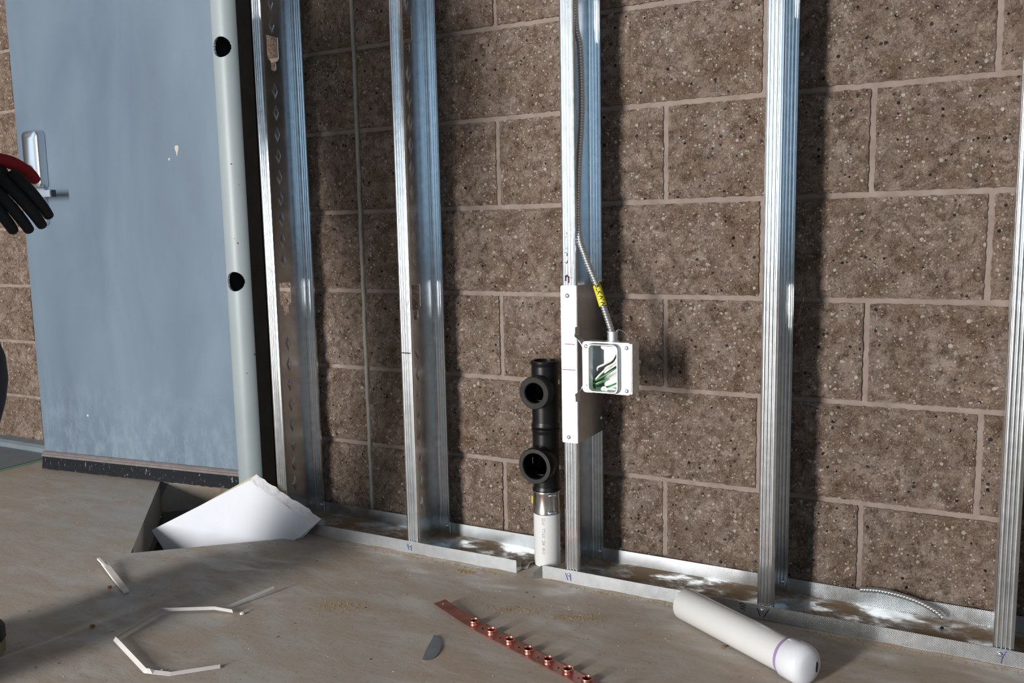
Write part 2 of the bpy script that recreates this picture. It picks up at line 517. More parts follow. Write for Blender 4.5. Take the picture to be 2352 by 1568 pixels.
def lay_wall(wall, x_from, x_to, y, rows, z_off, phase):
    """blocks between x_from and x_to, bond starting at x_from"""
    for r in range(rows):
        zc = r*H + H/2 + z_off
        x = x_from
        first = (r + phase) % 2 == 1
        while x < x_to - 0.05:
            wdt = B/2 if first else B
            if x + wdt > x_to + 0.06: wdt = B/2
            first = False
            me = random.choice(FULL if wdt > 0.3 else HALF)
            o = bpy.data.objects.new('block', me); COL.objects.link(o)
            o.location = (x + wdt/2, y + random.uniform(-0.0015, 0.0015), zc)
            o.rotation_euler = (0, PI if random.random() < 0.5 else 0, 0)
            o.parent = wall
            x += wdt
WALL_H = 14*H
def mortar_wall(name, x0, x1, y, z1, label):
    g = G().box((x0, y+0.0025, -0.1), (x1, y+0.19, z1))
    return tag(g.obj(name, MAT['mortar']), label, kind='structure')
wb = mortar_wall('wall_back', -0.325, 3.2, 0.0, WALL_H, 'brown split-face concrete block wall behind the steel studs')
lay_wall(wb, 0.0, 3.2, 0.0, 14, 0.0, 0)
# mirrored bond left of the control joint
for r in range(14):
    if r % 2 == 0:
        for x0, x1 in ((-0.324, 0.0),):
            o = bpy.data.objects.new('block', FULL[(r*3) % 7]); COL.objects.link(o)
            o.scale.x = (x1-x0)/B; o.location = ((x0+x1)/2, 0, r*H+H/2); o.parent = wb
    else:
        o = bpy.data.objects.new('block', HALF[r % 4]); COL.objects.link(o)
        o.location = (-B/4, 0, r*H+H/2); o.parent = wb
        o = bpy.data.objects.new('block', HALF[(r+1) % 4]); COL.objects.link(o)
        o.scale.x = 0.120/(B/2); o.location = (-B/2-0.060, 0, r*H+H/2); o.parent = wb
pts = []
random.seed(5)
for k in range(int(WALL_H/0.03)):
    pts.append((random.uniform(-0.0012, 0.0012), -0.0015, k*0.03))
G().tube(pts, 0.0055, 8).obj('control_joint', MAT['sealant'], wb, smooth=True)
# recessed wall behind the door
wr = mortar_wall('wall_recess', -3.4, -0.327, 0.115, WALL_H, 'block wall to the left of the grey door')
lay_wall(wr, -3.4, -0.9, 0.115, 14, -0.015, 1)

g = G().box((-3.6, -6.1, -0.1), (-3.4, -4.95, 3.0)).box((-3.6, -2.55, -0.1), (-3.4, 0.3, 3.0)).box((-3.6, -4.95, -0.1), (-3.4, -2.55, 0.75)).box((-3.6, -4.95, 2.75), (-3.4, -2.55, 3.0))
tag(g.obj('wall_left', MAT['plaster']), 'side wall with a wide window opening, out of view', kind='structure')
g = G().box((3.2, -6.1, -0.1), (3.4, -5.25, 3.0)).box((3.2, -2.55, -0.1), (3.4, 0.3, 3.0)).box((3.2, -5.25, -0.1), (3.4, -2.55, 0.55)).box((3.2, -5.25, 2.55), (3.4, -2.55, 3.0))
tag(g.obj('wall_right', MAT['plaster']), 'side wall with a window opening at the far right, out of view', kind='structure')
g = G().box((-3.6, -6.05, -0.1), (-1.42, -5.9, 3.0)).box((-0.28, -6.05, -0.1), (3.4, -5.9, 3.0)).box((-1.42, -6.05, 2.55), (-0.28, -5.9, 3.0))
tag(g.obj('wall_front', MAT['plaster']), 'wall behind the camera with an open doorway', kind='structure')
g = G().box((-3.6, -6.1, 3.0), (3.4, 0.4, 3.1))
tag(g.obj('ceiling', MAT['ceil']), 'plain ceiling above the room, out of view', kind='structure')

# black jamb strip between column and first stud, grey sill left of the door
g = G().box((-0.376, -0.017, 0.0), (-0.326, 0.05, 2.6)).box((-0.376, 0.05, 0), (-0.366, 0.105, 2.6))
tag(g.obj('trim_1', MAT['blackpaint']), 'black upright strip between the grey steel column and the leftmost stud', kind='structure')
g = G().extrude([(0.112, 0.001), (0.060, 0.001), (0.060, 0.022), (0.072, 0.030), (0.112, 0.034)], -2.9, -1.36, 'x')
tag(g.obj('trim_2', MAT['slate']), 'grey sill along the foot of the wall left of the door', kind='structure')

# ------------------------------------------------------------------ door
door = empty('door_1', (-1.320, -0.05, 0.0))
tag(door, 'blue-grey painted flush steel door with a black sweep', kind='structure')
ddir = Vector((0.774, 0.091, 0)).normalized()
door.rotation_euler.z = math.atan2(ddir.y, ddir.x)
DW = 0.872
gd = bmesh.new()
bmesh.ops.create_cube(gd, size=1)
for v in gd.verts:
    v.co = Vector(((v.co.x+0.5)*DW, (v.co.y+0.5)*0.045, 0.052 + (v.co.z+0.5)*2.08))
bmesh.ops.bevel(gd, geom=gd.edges[:], offset=0.002, segments=2, affect='EDGES')
bm_obj('slab', gd, MAT['door'], door)
G().extrude([(-0.001, 0.042), (-0.010, 0.042), (-0.013, 0.044), (-0.013, 0.050), (-0.010, 0.052), (-0.010, 0.055), (-0.005, 0.060), (-0.001, 0.060)], 0.0, DW, 'x').obj('sweep_retainer', simple('dusty_aluminium', srgb(118, 110, 110), 0.6, 0.3, var=0.15, vscale=50), door)
gsw = G(); nsw = 60; vv = []
random.seed(8)
for k in range(nsw+1):
    x = DW*k/nsw
    dz = random.uniform(-0.0015, 0.0015)
    vv += [(x, -0.010, 0.043), (x, -0.012, 0.022), (x, -0.016, 0.003+dz), (x, -0.009, 0.003+dz), (x, -0.004, 0.043)]
gsw.add(vv, [(5*k+j, 5*k+5+j, 5*k+5+(j+1) % 5, 5*k+(j+1) % 5) for k in range(nsw) for j in range(5)] + [(0, 1, 2, 3, 4), tuple(5*nsw+j for j in (4, 3, 2, 1, 0))])
gsw.obj('door_sweep', MAT['rubber'], door)
# lock housing, cylinder and lever
lk = G()
prof = rrect(-0.036, -0.09, 0.036, 0.09, 0.016, 5)
NP = len(prof)
vv = []
for (s, yy) in ((1.0, 0.0), (1.0, -0.018), (0.90, -0.027), (0.55, -0.031)):
    for (x, z) in prof:
        vv.append((0.086 + x*s, yy, 1.008 + z*(1 - (1-s)*0.45)))
ff = [(i*NP+k, i*NP+(k+1) % NP, (i+1)*NP+(k+1) % NP, (i+1)*NP+k) for i in range(3) for k in range(NP)]
ff.append(tuple(3*NP+k for k in range(NP)))
lk.add(vv, ff)
lock = lk.obj('lock_housing', MAT['chrome'], door, smooth=True)
G().lathe([(0.020, 0), (0.020, 0.004), (0.0175, 0.006), (0.0165, 0.005), (0.0165, 0.0035), (0.009, 0.0035), (0.009, 0.012), (0.007, 0.014), (0.0, 0.014)], (0.078, -0.029, 0.972), (0, -1, 0), 24).obj('key_cylinder', MAT['chrome'], lock, smooth=True)
G().plate(rrect(-0.026, -0.07, 0.026, 0.055, 0.014), [], (0.086, 0, 0.872), (1, 0, 0), (0, 0, 1), (0, -1, 0), 0.012).obj('lower_escutcheon', MAT['chrome'], door)
lv = bmesh.new()
bmesh.ops.create_cube(lv, size=1)
for v in lv.verts: v.co = Vector((0.086 + (v.co.x+0.12)*0.175, -0.052 + v.co.y*0.016, 0.899 + v.co.z*0.020))
bmesh.ops.bevel(lv, geom=lv.edges[:], offset=0.003, segments=2, affect='EDGES')
lev = bm_obj('lever', MAT['chrome'] and lv, MAT['chrome'], door, smooth=True)
G().lathe([(0.011, 0), (0.011, 0.05)], (0.086, -0.004, 0.899), (0, -1, 0), 16).obj('spindle', MAT['chrome'], lev, smooth=True)
G().box((0.1940, -0.0605, 0.8885), (0.1985, -0.0435, 0.9095)).obj('lever_tip', MAT['darkmetal'], lev)
# scrapes in the paint
for (x, z, a, b) in ((0.735*DW, 1.01, 0.009, 0.024), (0.70*DW, 0.985, 0.005, 0.007)):
    ppl = [(x + a*math.cos(t)*(0.6+0.4*math.sin(3*t)), z + b*math.sin(t)*(0.8+0.2*math.cos(2*t))) for t in [2*PI*k/14 for k in range(14)]]
    G().plate(ppl, [], (0, -0.0002, 0), (1, 0, 0), (0, 0, 1), (0, -1, 0), 0.0004).obj('paint_chip', simple('pale_filler', srgb(168, 164, 152), 0.8), door)

# ------------------------------------------------------------------ steel column with cored holes
PC = Vector((-0.424, 0.000)); PR = 0.0445; HR = 0.027
holes_z = (0.632, 1.262, 1.892)
bm = bmesh.new()
NA, ZS = 96, 0.0045
z0c, z1c = -0.145, 2.6
levels = [z0c]
z = z0c
hole_rows = []
while z < z1c:
    near = any(abs(z - h) < 0.045 for h in holes_z)
    z += 0.002 if near else 0.03
    levels.append(min(z, z1c))
vv = []; ff = []
nl = len(levels)
def in_hole(x, z): return any(x*x + (z-h)**2 < HR*HR for h in holes_z)
for rad in (PR, PR-0.005):
    for zz in levels:
        for k in range(NA):
            t = 2*PI*k/NA
            vv.append([rad*math.sin(t), -rad*math.cos(t), zz])
# snap vertices near hole outlines onto the circle so the cut is clean
for p in vv:
    if p[1] < 0:
        for h in holes_z:
            d = math.hypot(p[0], p[2]-h)
            if 0 < abs(d-HR) < 0.0016:
                s = HR/d
                p[0] *= s; p[2] = h + (p[2]-h)*s
                rr = PR if math.hypot(p[0], p[1]) > PR-0.0035 else PR-0.005
                p[1] = -math.sqrt(max(rr*rr - p[0]**2, 0))
keep = set()
def cell_hole(i, k):
    zc = (levels[i]+levels[i+1])/2; t = 2*PI*(k+0.5)/NA
    return math.cos(t) > 0 and in_hole(PR*math.sin(t), zc)
for i in range(nl-1):
    for k in range(NA):
        if cell_hole(i, k): continue
        k2 = (k+1) % NA
        ff.append((i*NA+k, i*NA+k2, (i+1)*NA+k2, (i+1)*NA+k))
        o_ = nl*NA
        ff.append((o_+(i+1)*NA+k, o_+(i+1)*NA+k2, o_+i*NA+k2, o_+i*NA+k))
        for (ni, nk, e) in ((i-1, k, (i*NA+k, i*NA+k2)), (i+1, k, ((i+1)*NA+k2, (i+1)*NA+k)), (i, (k-1) % NA, ((i+1)*NA+k, i*NA+k)), (i, k2, (i*NA+k2, (i+1)*NA+k2))):
            if 0 <= ni < nl-1 and cell_hole(ni, nk):
                ff.append((e[1], e[0], e[0]+o_, e[1]+o_))
post = G().add(vv, ff).obj('steel_column', MAT['post'], smooth=True)
post.data.materials.append(simple('column_inside_shade', srgb(40, 38, 36), 0.8))  # shade inside the column, painted as a dark colour on its inner wall
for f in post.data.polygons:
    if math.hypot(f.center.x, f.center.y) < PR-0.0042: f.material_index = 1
post.location = (PC.x, PC.y, 0)
post.rotation_euler.z = math.radians(14)
tag(post, 'round grey primed steel column with cored holes beside the door', 'column')
random.seed(2)
for k in range(9):
    zz = random.uniform(0.35, 1.25); t = random.uniform(-0.2, 1.2); r = random.uniform(0.0012, 0.0035)
    nrm = Vector((math.sin(t), -math.cos(t), 0))
    if any(abs(zz-h) < 0.04 for h in holes_z): continue
    G().lathe([(r, 0), (r*0.7, 0.0006), (0, 0.0007)], nrm*PR + Vector((0, 0, zz)), nrm, 7).obj('rust_spot', MAT['rust'], post)

# ------------------------------------------------------------------ steel studs
SX = (-0.176, 0.2305, 0.6455, 1.0545, 1.4570)
FW = 0.032; TH = 0.0009; STUD_H = 2.62

def flange_profile(front):
    """outer skin polyline of a flange from web corner to lip, then back inside"""
    y0 = YF if front else YB
    s = 1 if front else -1             # inward direction in y
    out = [(0.0, 0.0045*s), (0.0004, 0.0022*s), (0.0016, 0.0006*s), (0.0030, 0.0)]
    gr = (0.0030, 0.0095, 0.0160, 0.0225, 0.0290)
    for q in range(4):
        a, b = gr[q] + (0.0008 if q else 0), gr[q+1] - (0.0008 if q < 3 else 0)
        for k in range(7):
            t = -1 + 2*k/6
            out.append((a + (b-a)*(t+1)/2, (-0.0010*(1-t*t))*s))
        if q < 3:
            out += [(gr[q+1]-0.0003, 0.0010*s), (gr[q+1]+0.0003, 0.0010*s)]
    out += [(FW-0.0009, 0.0007*s), (FW, 0.0025*s), (FW, 0.0085*s)]
    inner = []
    n = len(out)
    for i, (x, y) in enumerate(out):
        a = Vector(out[max(i-1, 0)]); b = Vector(out[min(i+1, n-1)])
        t = (b-a).normalized(); nn = Vector((-t.y, t.x))*s
        inner.append((x + nn.x*TH, y + nn.y*TH))
    poly = out + inner[::-1]
    return [(x, y0 + y) for x, y in poly]

def keyhole(yc, zc):
    w2, h1, t2 = 0.0200, 0.034, 0.0085
    return [(yc-w2, zc+h1), (yc-w2, zc-0.018), (yc-w2+0.004, zc-0.024), (yc-t2-0.002, zc-0.026), (yc-t2, zc-0.030), (yc-t2, zc-0.046), (yc-t2+0.003, zc-0.050),
            (yc+t2-0.003, zc-0.050), (yc+t2, zc-0.046), (yc+t2, zc-0.030), (yc+t2+0.002, zc-0.026), (yc+w2-0.004, zc-0.024), (yc+w2, zc-0.018), (yc+w2, zc+h1)]

def dome(parent, loc, nrm, r=0.0042, name='screw', mat=None):
    return G().lathe([(r, -0.0006), (r, 0.0006), (r*0.85, r*0.38), (r*0.5, r*0.58), (r*0.22, r*0.58), (r*0.2, r*0.35), (0, r*0.35)], loc, nrm, 12).obj(name, mat or MAT['chrome'], parent, smooth=True)

stud_labels = (
    'leftmost galvanized steel stud, beside the grey column',
    'second galvanized stud from the left, with keyhole slots in its web',
    'middle galvanized stud carrying the electrical box and armored cable',
    'fourth galvanized stud from the left, standing behind the capped white pipe',
    'rightmost galvanized stud at the edge of the picture')
me_cache = {}
studs = []
for si, x0 in enumerate(SX):
    e = empty('metal_stud', (x0, 0, 0.0015))
    tag(e, stud_labels[si], 'stud', 'steel wall studs')
    for nm, front in (('front_flange', True), ('back_flange', False)):
        if nm not in me_cache:
            o = G().extrude(flange_profile(front), 0.0, STUD_H).obj(nm, MAT['galvk'], e)
            me_cache[nm] = o.data
        else:
            o = bpy.data.objects.new(nm, me_cache[nm]); COL.objects.link(o); o.parent = e
    if 'web' not in me_cache:
        yc = (YF+YB)/2 - 0.006
        hs = [keyhole(yc, zc) for zc in (0.600, 1.215, 1.83)]
        o = G().plate([(YF+0.004, 0), (YB-0.004, 0), (YB-0.004, STUD_H), (YF+0.004, STUD_H)], hs, (0, 0, 0), (0, 1, 0), (0, 0, 1), (1, 0, 0), TH).obj('web', MAT['galvweb'], e)
        me_cache['web'] = o.data
    else:
        o = bpy.data.objects.new('web', me_cache['web']); COL.objects.link(o); o.parent = e
    if 'dim' not in me_cache:
        o = G().add([(0, -0.0105, 0), (0, 0, -0.021), (0, 0.0105, 0), (0, 0, 0.021), (0.0026, -0.0045, 0), (0.0026, 0, -0.011), (0.0026, 0.0045, 0), (0.0026, 0, 0.011)],
                    [(0, 1, 5, 4), (1, 2, 6, 5), (2, 3, 7, 6), (3, 0, 4, 7), (4, 5, 6, 7)]).obj('web_dimple', MAT['galvweb'], e)
        me_cache['dim'] = o.data
        bpy.data.objects.remove(o)
    z = 0.10
    while z < 1.55:     # pressed diamonds along the middle of the web
        if all(not (zc-0.075 < z < zc+0.06) for zc in (0.600, 1.215, 1.83)):
            o = bpy.data.objects.new('web_dimple', me_cache['dim']); COL.objects.link(o); o.parent = e
            o.location = (TH, (YF+YB)/2 - 0.006, z)
        z += 0.0535
    studs.append(e)
# pen line across the second stud and marker scribbles on the middle one
G().box((0.0020, YF-0.0013, 0.479), (FW-0.003, YF-0.0002, 0.4815)).obj('pen_mark', MAT['ink'], studs[1])
def stroke(parent, pts, y, wdt, mat, name='pen_mark'):
    g = G()
    for (a, b) in zip(pts[:-1], pts[1:]):
        a = Vector(a); b = Vector(b); t = (b-a).normalized(); n = Vector((-t.y, t.x))*wdt/2
        q = [a-n-t*wdt*0.3, b-n+t*wdt*0.3, b+n+t*wdt*0.3, a+n-t*wdt*0.3]
        g.plate([tuple(p) for p in q], [], (0, y, 0), (1, 0, 0), (0, 0, 1), (0, -1, 0), 0.0004)
    return g.obj(name, mat, parent)
s3 = studs[2]
stroke(s3, [(0.010, 0.738), (0.0135, 0.750), (0.0145, 0.744)], YF-0.0009, 0.0012, MAT['inkgrey'])
stroke(s3, [(0.0085, 0.7165), (0.015, 0.7165)], YF-0.0009, 0.0010, MAT['ink'])
stroke(s3, [(0.0115, 0.7205), (0.0125, 0.7135)], YF-0.0009, 0.0010, MAT['ink'])
stroke(s3, [(0.0080, 0.7095), (0.013, 0.7085), (0.0135, 0.7015)], YF-0.0009, 0.0012, MAT['ink'])
stroke(s3, [(0.0080, 0.6895), (0.0128, 0.6865), (0.0138, 0.6935)], YF-0.0009, 0.0012, MAT['ink'])
stroke(s3, [(0.0080, 0.6515), (0.0092, 0.6600), (0.0125, 0.6625), (0.0150, 0.6590), (0.0150, 0.6470)], YF-0.0009, 0.0032, MAT['inkpurple'])
stroke(s3, [(0.0165, 0.6585), (0.0235, 0.6575)], YF-0.0009, 0.0016, MAT['inkred'])

# ------------------------------------------------------------------ floor tracks
def track_profile():
    pass
def floor_track(name, x0, x1, label, xf0=None):
    e = empty(name, (x0, 0, 0)); tag(e, label, 'track', 'floor tracks')
    L = x1-x0
    FH = 0.030
    n = max(2, int(L/0.03))
    t = 0.0011
    random.seed(int(x0*1000)+7)
    def strip(nm, f, mat):
        v = []; ff = []
        for k in range(n+1):
            x = L*k/n
            q = f(x)
            v += [(x, a, b) for a, b in q]
        m = len(f(0))
        for k in range(n):
            for j in range(m):
                ff.append((k*m+j, (k+1)*m+j, (k+1)*m+(j+1) % m, k*m+(j+1) % m))
        ff.append(tuple(range(m))); ff.append(tuple(n*m+j for j in range(m-1, -1, -1)))
        return G().add(v, ff).obj(nm, mat, e)
    wob = lambda x, s: 0.0012*noise.noise(((x0+x)*5, s, 0.2))
    yo, yi = YF-0.0022, YB+0.0022
    strip('front_flange', lambda x: [(yo, 0.0016), (yo-0.0015+wob(x, 1), FH+wob(x, 3)), (yo-0.0015+t+wob(x, 1), FH+wob(x, 3)), (yo+t, 0.0016)], MAT['track'])
    strip('back_flange', lambda x: [(yi-t, 0.0016), (yi-t+wob(x, 2), FH+0.0015+wob(x, 4)), (yi+wob(x, 2), FH+0.0015+wob(x, 4)), (yi, 0.0016)], MAT['track'])
    strip('base', lambda x: [(yo, 0.0004), (yo, 0.0016), (-0.118, 0.0016), (-0.075, 0.0016), (yi-0.004, 0.0016), (yi, 0.0016), (yi, 0.0004)], MAT['trackdirt'])
    return e
tl = floor_track('floor_track', -0.22, 0.527, 'left galvanized floor track, ending at the white drain pipe')
tr = floor_track('floor_track', 0.592, 2.6, 'long right galvanized floor track under three studs')
# torn flap of the right track
G().add([(0, YF-0.0022, 0.0016), (0, YF-0.0037, 0.030), (-0.012, YF-0.020, 0.020), (-0.018, YF-0.016, 0.0014),
         (0, YF-0.0012, 0.0016), (0, YF-0.0027, 0.030), (-0.012, YF-0.019, 0.020), (-0.018, YF-0.015, 0.0014)],
        [(0, 1, 2, 3), (7, 6, 5, 4), (1, 5, 6, 2), (2, 6, 7, 3), (3, 7, 4, 0)]).obj('bent_flap', MAT['track'], tr)
# torn lip of the left track base near the pipe
G().add([(0.745, -0.150, 0.0018), (0.747, -0.10, 0.0018), (0.764, -0.095, 0.008), (0.757, -0.12, 0.011), (0.760, -0.145, 0.003)], [(0, 1, 2, 3), (0, 3, 4)]).obj('torn_lip', MAT['trackdirt'], tl)
for si, x0 in enumerate(SX):
    tk = tl if si < 2 else tr
    ox = tk.location.x
    dome(tk, (x0+0.011-ox, YF-0.0035, 0.020), (0, -1, 0), 0.0046)
    dome(tk, (x0+0.020-ox, YB-0.0016, 0.022), (0, -1, 0), 0.0044)
    if si in (1, 2, 3):
        xx = x0 - ox
        stroke(tk, [(xx+0.002, 0.022), (xx+0.0075, 0.008)], YF-0.0034, 0.0016, MAT['inkblue'])
        stroke(tk, [(xx+0.0135, 0.019), (xx+0.0145, 0.007)] if si < 3 else [(xx+0.0145, 0.006), (xx+0.024, 0.024)], YF-0.0034, 0.0016, MAT['inkblue'] if si < 3 else MAT['ink'])
    if si == 4:
        xx = x0 - ox
        stroke(tk, [(xx+0.020, 0.026), (xx+0.015, 0.014), (xx+0.0135, 0.004)], YF-0.0034, 0.0013, MAT['inkblue'])
xx = SX[3] - tr.location.x - 0.035
for k in range(3):
    stroke(tr, [(xx+0.002+0.002*k, 0.024-0.005*k), (xx+0.008, 0.027-0.005*k), (xx+0.015-0.001*k, 0.023-0.005*k)], YF-0.0034, 0.0014, MAT['ink'])

# ------------------------------------------------------------------ box mounting plate
mp = empty('mounting_plate', (0.6455, 0, 0.311))
tag(mp, 'galvanized bracket plate wrapped around the middle stud beside the electrical box', 'bracket')
PX0, PX1, PH = -0.0015, FW+0.0028, 0.332
g = G().plate(rrect(PX0, 0, PX1-0.002, PH, 0.003, 2), [], (0, YF-0.0011, 0), (1, 0, 0), (0, 0, 1), (0, -1, 0), 0.0012)
g.obj('front_leg', MAT['platem'], mp)
g = G().plate([(YF-0.0005, 0.0), (YB-0.012, 0.0), (YB-0.012, PH), (YF-0.0005, PH)], [], (PX1-0.0012, 0, 0), (0, 1, 0), (0, 0, 1), (1, 0, 0), 0.0012)
# rounded fold
for k in range(5):
    pass
g.obj('side_leg', galv_mat('galvanized_plate_side_shaded', tint=(0.58, 0.62, 0.65), rough=0.30), mp)  # same plate metal, with the side's shade put into a darker tint
pr_ = []
for k in range(7):
    a = PI/2*k/6
    pr_.append((PX1-0.0023+0.0023*math.sin(a), YF-0.0023+0.0023*(1-math.cos(a))))
pr2 = [(x-0.0008, y+0.0008) for x, y in pr_[::-1]]
G().extrude(pr_+pr2, 0, PH).obj('fold', MAT['platem'], mp, smooth=True)
dome(mp, (0.0135, YF-0.0026, PH-0.021), (0, -1, 0), 0.0050)
dome(mp, (0.0135, YF-0.0026, 0.012), (0, -1, 0), 0.0046)
dome(mp, (PX1, YB-0.022, 0.03), (1, 0, 0), 0.0046)
stroke(mp, [(0.007, 0.2105), (0.029, 0.2095)], YF-0.0023, 0.0018, MAT['inkred'])
stroke(mp, [(0.000, 0.1560), (0.030, 0.1560)], YF-0.0023, 0.0018, MAT['inkred'])

# ------------------------------------------------------------------ electrical box
eb = empty('electrical_box', (0.759, -0.187, 0.4815))
tag(eb, 'square galvanized electrical box with open device ring and green wires', 'electrical box')
HB = 0.0520; yfr, ybk = -0.018, 0.022
def shell(x0, z0, x1, z1, ya, yb, t):
    g = G()
    g.box((x0, ya, z0), (x0+t, yb, z1)); g.box((x1-t, ya, z0), (x1, yb, z1))
    g.box((x0+t, ya, z0), (x1-t, yb, z0+t)); g.box((x0+t, ya, z1-t), (x1-t, yb, z1))
    g.box((x0+t, yb-t, z0+t), (x1-t, yb, z1-t))
    return g
shell(-HB+0.001, -HB+0.002, HB+0.0015, HB-0.002, yfr+0.0005, ybk, 0.0016).obj('box_body', MAT['boxm'], eb)
ox0, oz0, ox1, oz1 = -0.0335, -0.047, 0.0225, 0.046
cov = rrect(-HB, -HB, HB, HB, 0.007, 4)
ho = rrect(ox0-0.0055, oz0-0.0045, ox1+0.008, oz1+0.0045, 0.011, 4)
G().plate(cov, [ho[::-1]], (0, yfr, 0), (1, 0, 0), (0, 0, 1), (0, -1, 0), 0.0018).obj('device_ring_plate', MAT['boxm'], eb)
# raised collar
rings = [(ho, yfr-0.0015), (rrect(ox0-0.0045, oz0-0.0035, ox1+0.007, oz1+0.0035, 0.011, 4), yfr-0.010), (rrect(ox0-0.003, oz0-0.002, ox1+0.005, oz1+0.002, 0.010, 4), yfr-0.0125),
         (rrect(ox0-0.001, oz0-0.0005, ox1+0.003, oz1+0.0005, 0.009, 4), yfr-0.0122), (rrect(ox0+0.002, oz0+0.003, ox1-0.001, oz1-0.003, 0.005, 4), yfr-0.003), (rrect(ox0+0.002, oz0+0.003, ox1-0.001, oz1-0.003, 0.005, 4), yfr+0.002),
         (rrect(ox0+0.001, oz0+0.002, ox1, oz1-0.002, 0.005, 4), yfr+0.002), (rrect(ox0, oz0+0.001, ox1+0.001, oz1-0.001, 0.005, 4), yfr-0.0015)]
m_ = len(ho); vv = []; ff = []
for rg, yy in rings: vv += [(x, yy, z) for x, z in rg]
nr_ = len(rings)
for i in range(nr_):
    j = (i+1) % nr_
    for k in range(m_): ff.append((i*m_+k, i*m_+(k+1) % m_, j*m_+(k+1) % m_, j*m_+k))
collar = G().add(vv, ff).obj('raised_collar', MAT['boxm'], eb, smooth=True)
for sz, zz in ((1, oz0+0.003), (-1, oz1-0.003)):     # screw ears top and bottom of the opening
    cx = (ox0+ox1)/2
    pl = [(cx-0.010, zz-sz*0.001)] + [(cx + 0.0065*math.cos(a), zz + sz*(0.0005+0.0055*math.sin(a))) for a in [PI - PI*k/8 for k in range(9)]] + [(cx+0.010, zz-sz*0.001)]
    G().plate(pl, [circ(cx, zz+sz*0.0022, 0.0013, 8)], (0, yfr-0.001, 0), (1, 0, 0), (0, 0, 1), (0, 1, 0), 0.0012).obj('screw_ear', MAT['boxm'], eb)
for (x, z) in ((-HB+0.008, HB-0.010), (HB-0.009, HB-0.010), (HB-0.009, -HB+0.008)):
    dome(eb, (x, yfr-0.0018, z), (0, -1, 0), 0.0042)
stroke(eb, [(-HB+0.008, -HB+0.015), (-HB+0.018, -HB+0.007)], yfr-0.0017, 0.003, MAT['darkmetal'], 'ring_slot')
for k, zz in enumerate((-0.022, 0.004, 0.030)):      # knockouts on the right side
    G().lathe([(0.0085, 0), (0.0085, 0.0006), (0.0, 0.0008)], (HB+0.0015, 0.004, zz), (1, 0, 0), 16).obj('knockout', MAT['boxm'], eb)
# bracket ears that hook the plate
for s in (1, -1):
    z = s*0.052
    pts = [(-0.0745, -0.006, z+s*0.026), (-0.0745, -0.007, z+s*0.013), (-0.0735, -0.010, z+s*0.008), (-0.062, -0.016, z+s*0.001), (-0.0555, -0.018, z-s*0.006), (-0.0525, -0.018, z-s*0.012)]
    g = G(); v = []
    for p in pts: v += [Vector(p)+Vector((0, -0.002, 0)), Vector(p)+Vector((0, 0.020, 0)), Vector(p)+Vector((0.0011, 0.020, 0.0003)), Vector(p)+Vector((0.0011, -0.002, 0.0003))]
    n = len(pts)
    g.add(v, [(4*i+j, 4*i+4+j, 4*i+4+(j+1) % 4, 4*i+(j+1) % 4) for i in range(n-1) for j in range(4)] + [(0, 1, 2, 3), (4*n-1, 4*n-2, 4*n-3, 4*n-4)])
    g.obj('bracket_ear', MAT['boxm'], eb)
# connector on top
G().lathe([(0.0135, 0), (0.0135, 0.003), (0.0105, 0.004), (0.0105, 0.020), (0.0118, 0.0205), (0.0118, 0.0225), (0.0085, 0.0225), (0.0085, 0.010), (0.0, 0.010)], (0.006, -0.001, HB-0.002), (0, 0, 1), 24).obj('cable_connector', MAT['boxm'], eb, smooth=True)
# conductors folded inside
wires = ((('green_wire'), MAT['wgreen'], [(0.012, 0.0, 0.05), (0.020, 0.004, 0.03), (0.022, -0.002, 0.008), (0.0, -0.010, -0.012), (-0.025, -0.009, -0.027), (-0.042, -0.004, -0.036)]),
         ('green_wire', MAT['wgreen'], [(0.010, 0.002, 0.05), (0.024, 0.006, 0.02), (0.026, 0.0, -0.004), (0.006, -0.011, -0.020), (-0.020, -0.010, -0.034), (-0.043, -0.003, -0.042)]),
         ('green_wire', MAT['wgreen'], [(0.030, 0.004, -0.020), (0.016, -0.009, -0.032), (-0.012, -0.010, -0.043), (-0.040, -0.006, -0.044)]),
         ('white_wire', MAT['wwhite'], [(0.004, 0.004, 0.05), (0.014, 0.005, 0.036), (0.010, 0.0, 0.018), (-0.008, -0.008, 0.006), (-0.022, -0.009, -0.001), (-0.026, -0.004, -0.008)]),
         ('white_wire', MAT['wwhite'], [(0.016, 0.004, 0.05), (0.026, 0.004, 0.022), (0.018, -0.008, 0.012), (0.002, -0.011, 0.002), (-0.022, -0.010, -0.020), (-0.036, -0.004, -0.036)]),
         ('white_wire', MAT['wwhite'], [(0.032, 0.006, 0.000), (0.020, -0.010, -0.012), (0.000, -0.011, -0.024), (-0.022, -0.009, -0.034), (-0.038, -0.004, -0.040)]),
         ('black_wire', MAT['wblack'], [(0.014, 0.006, 0.05), (0.016, 0.004, 0.034), (0.008, -0.003, 0.012), (-0.010, -0.006, 0.000), (-0.030, -0.004, -0.024)]),
         ('black_wire', MAT['wblack'], [(0.030, 0.008, 0.010), (0.016, -0.006, 0.002), (-0.006, -0.007, -0.014), (-0.034, -0.002, -0.036)]))
for nm, mt, pts in wires:
    G().tube(bezier_path(pts, 8), 0.0021, 8).obj(nm, mt, eb, smooth=True)
G().tube(bezier_path([(0.012, -0.002, HB+0.019), (0.020, -0.004, HB+0.024), (0.034, -0.007, HB+0.020), (0.044, -0.012, HB+0.007), (0.0465, -0.016, HB-0.008)], 8), 0.0007, 6).obj('tie_wire', MAT['chrome'], eb)

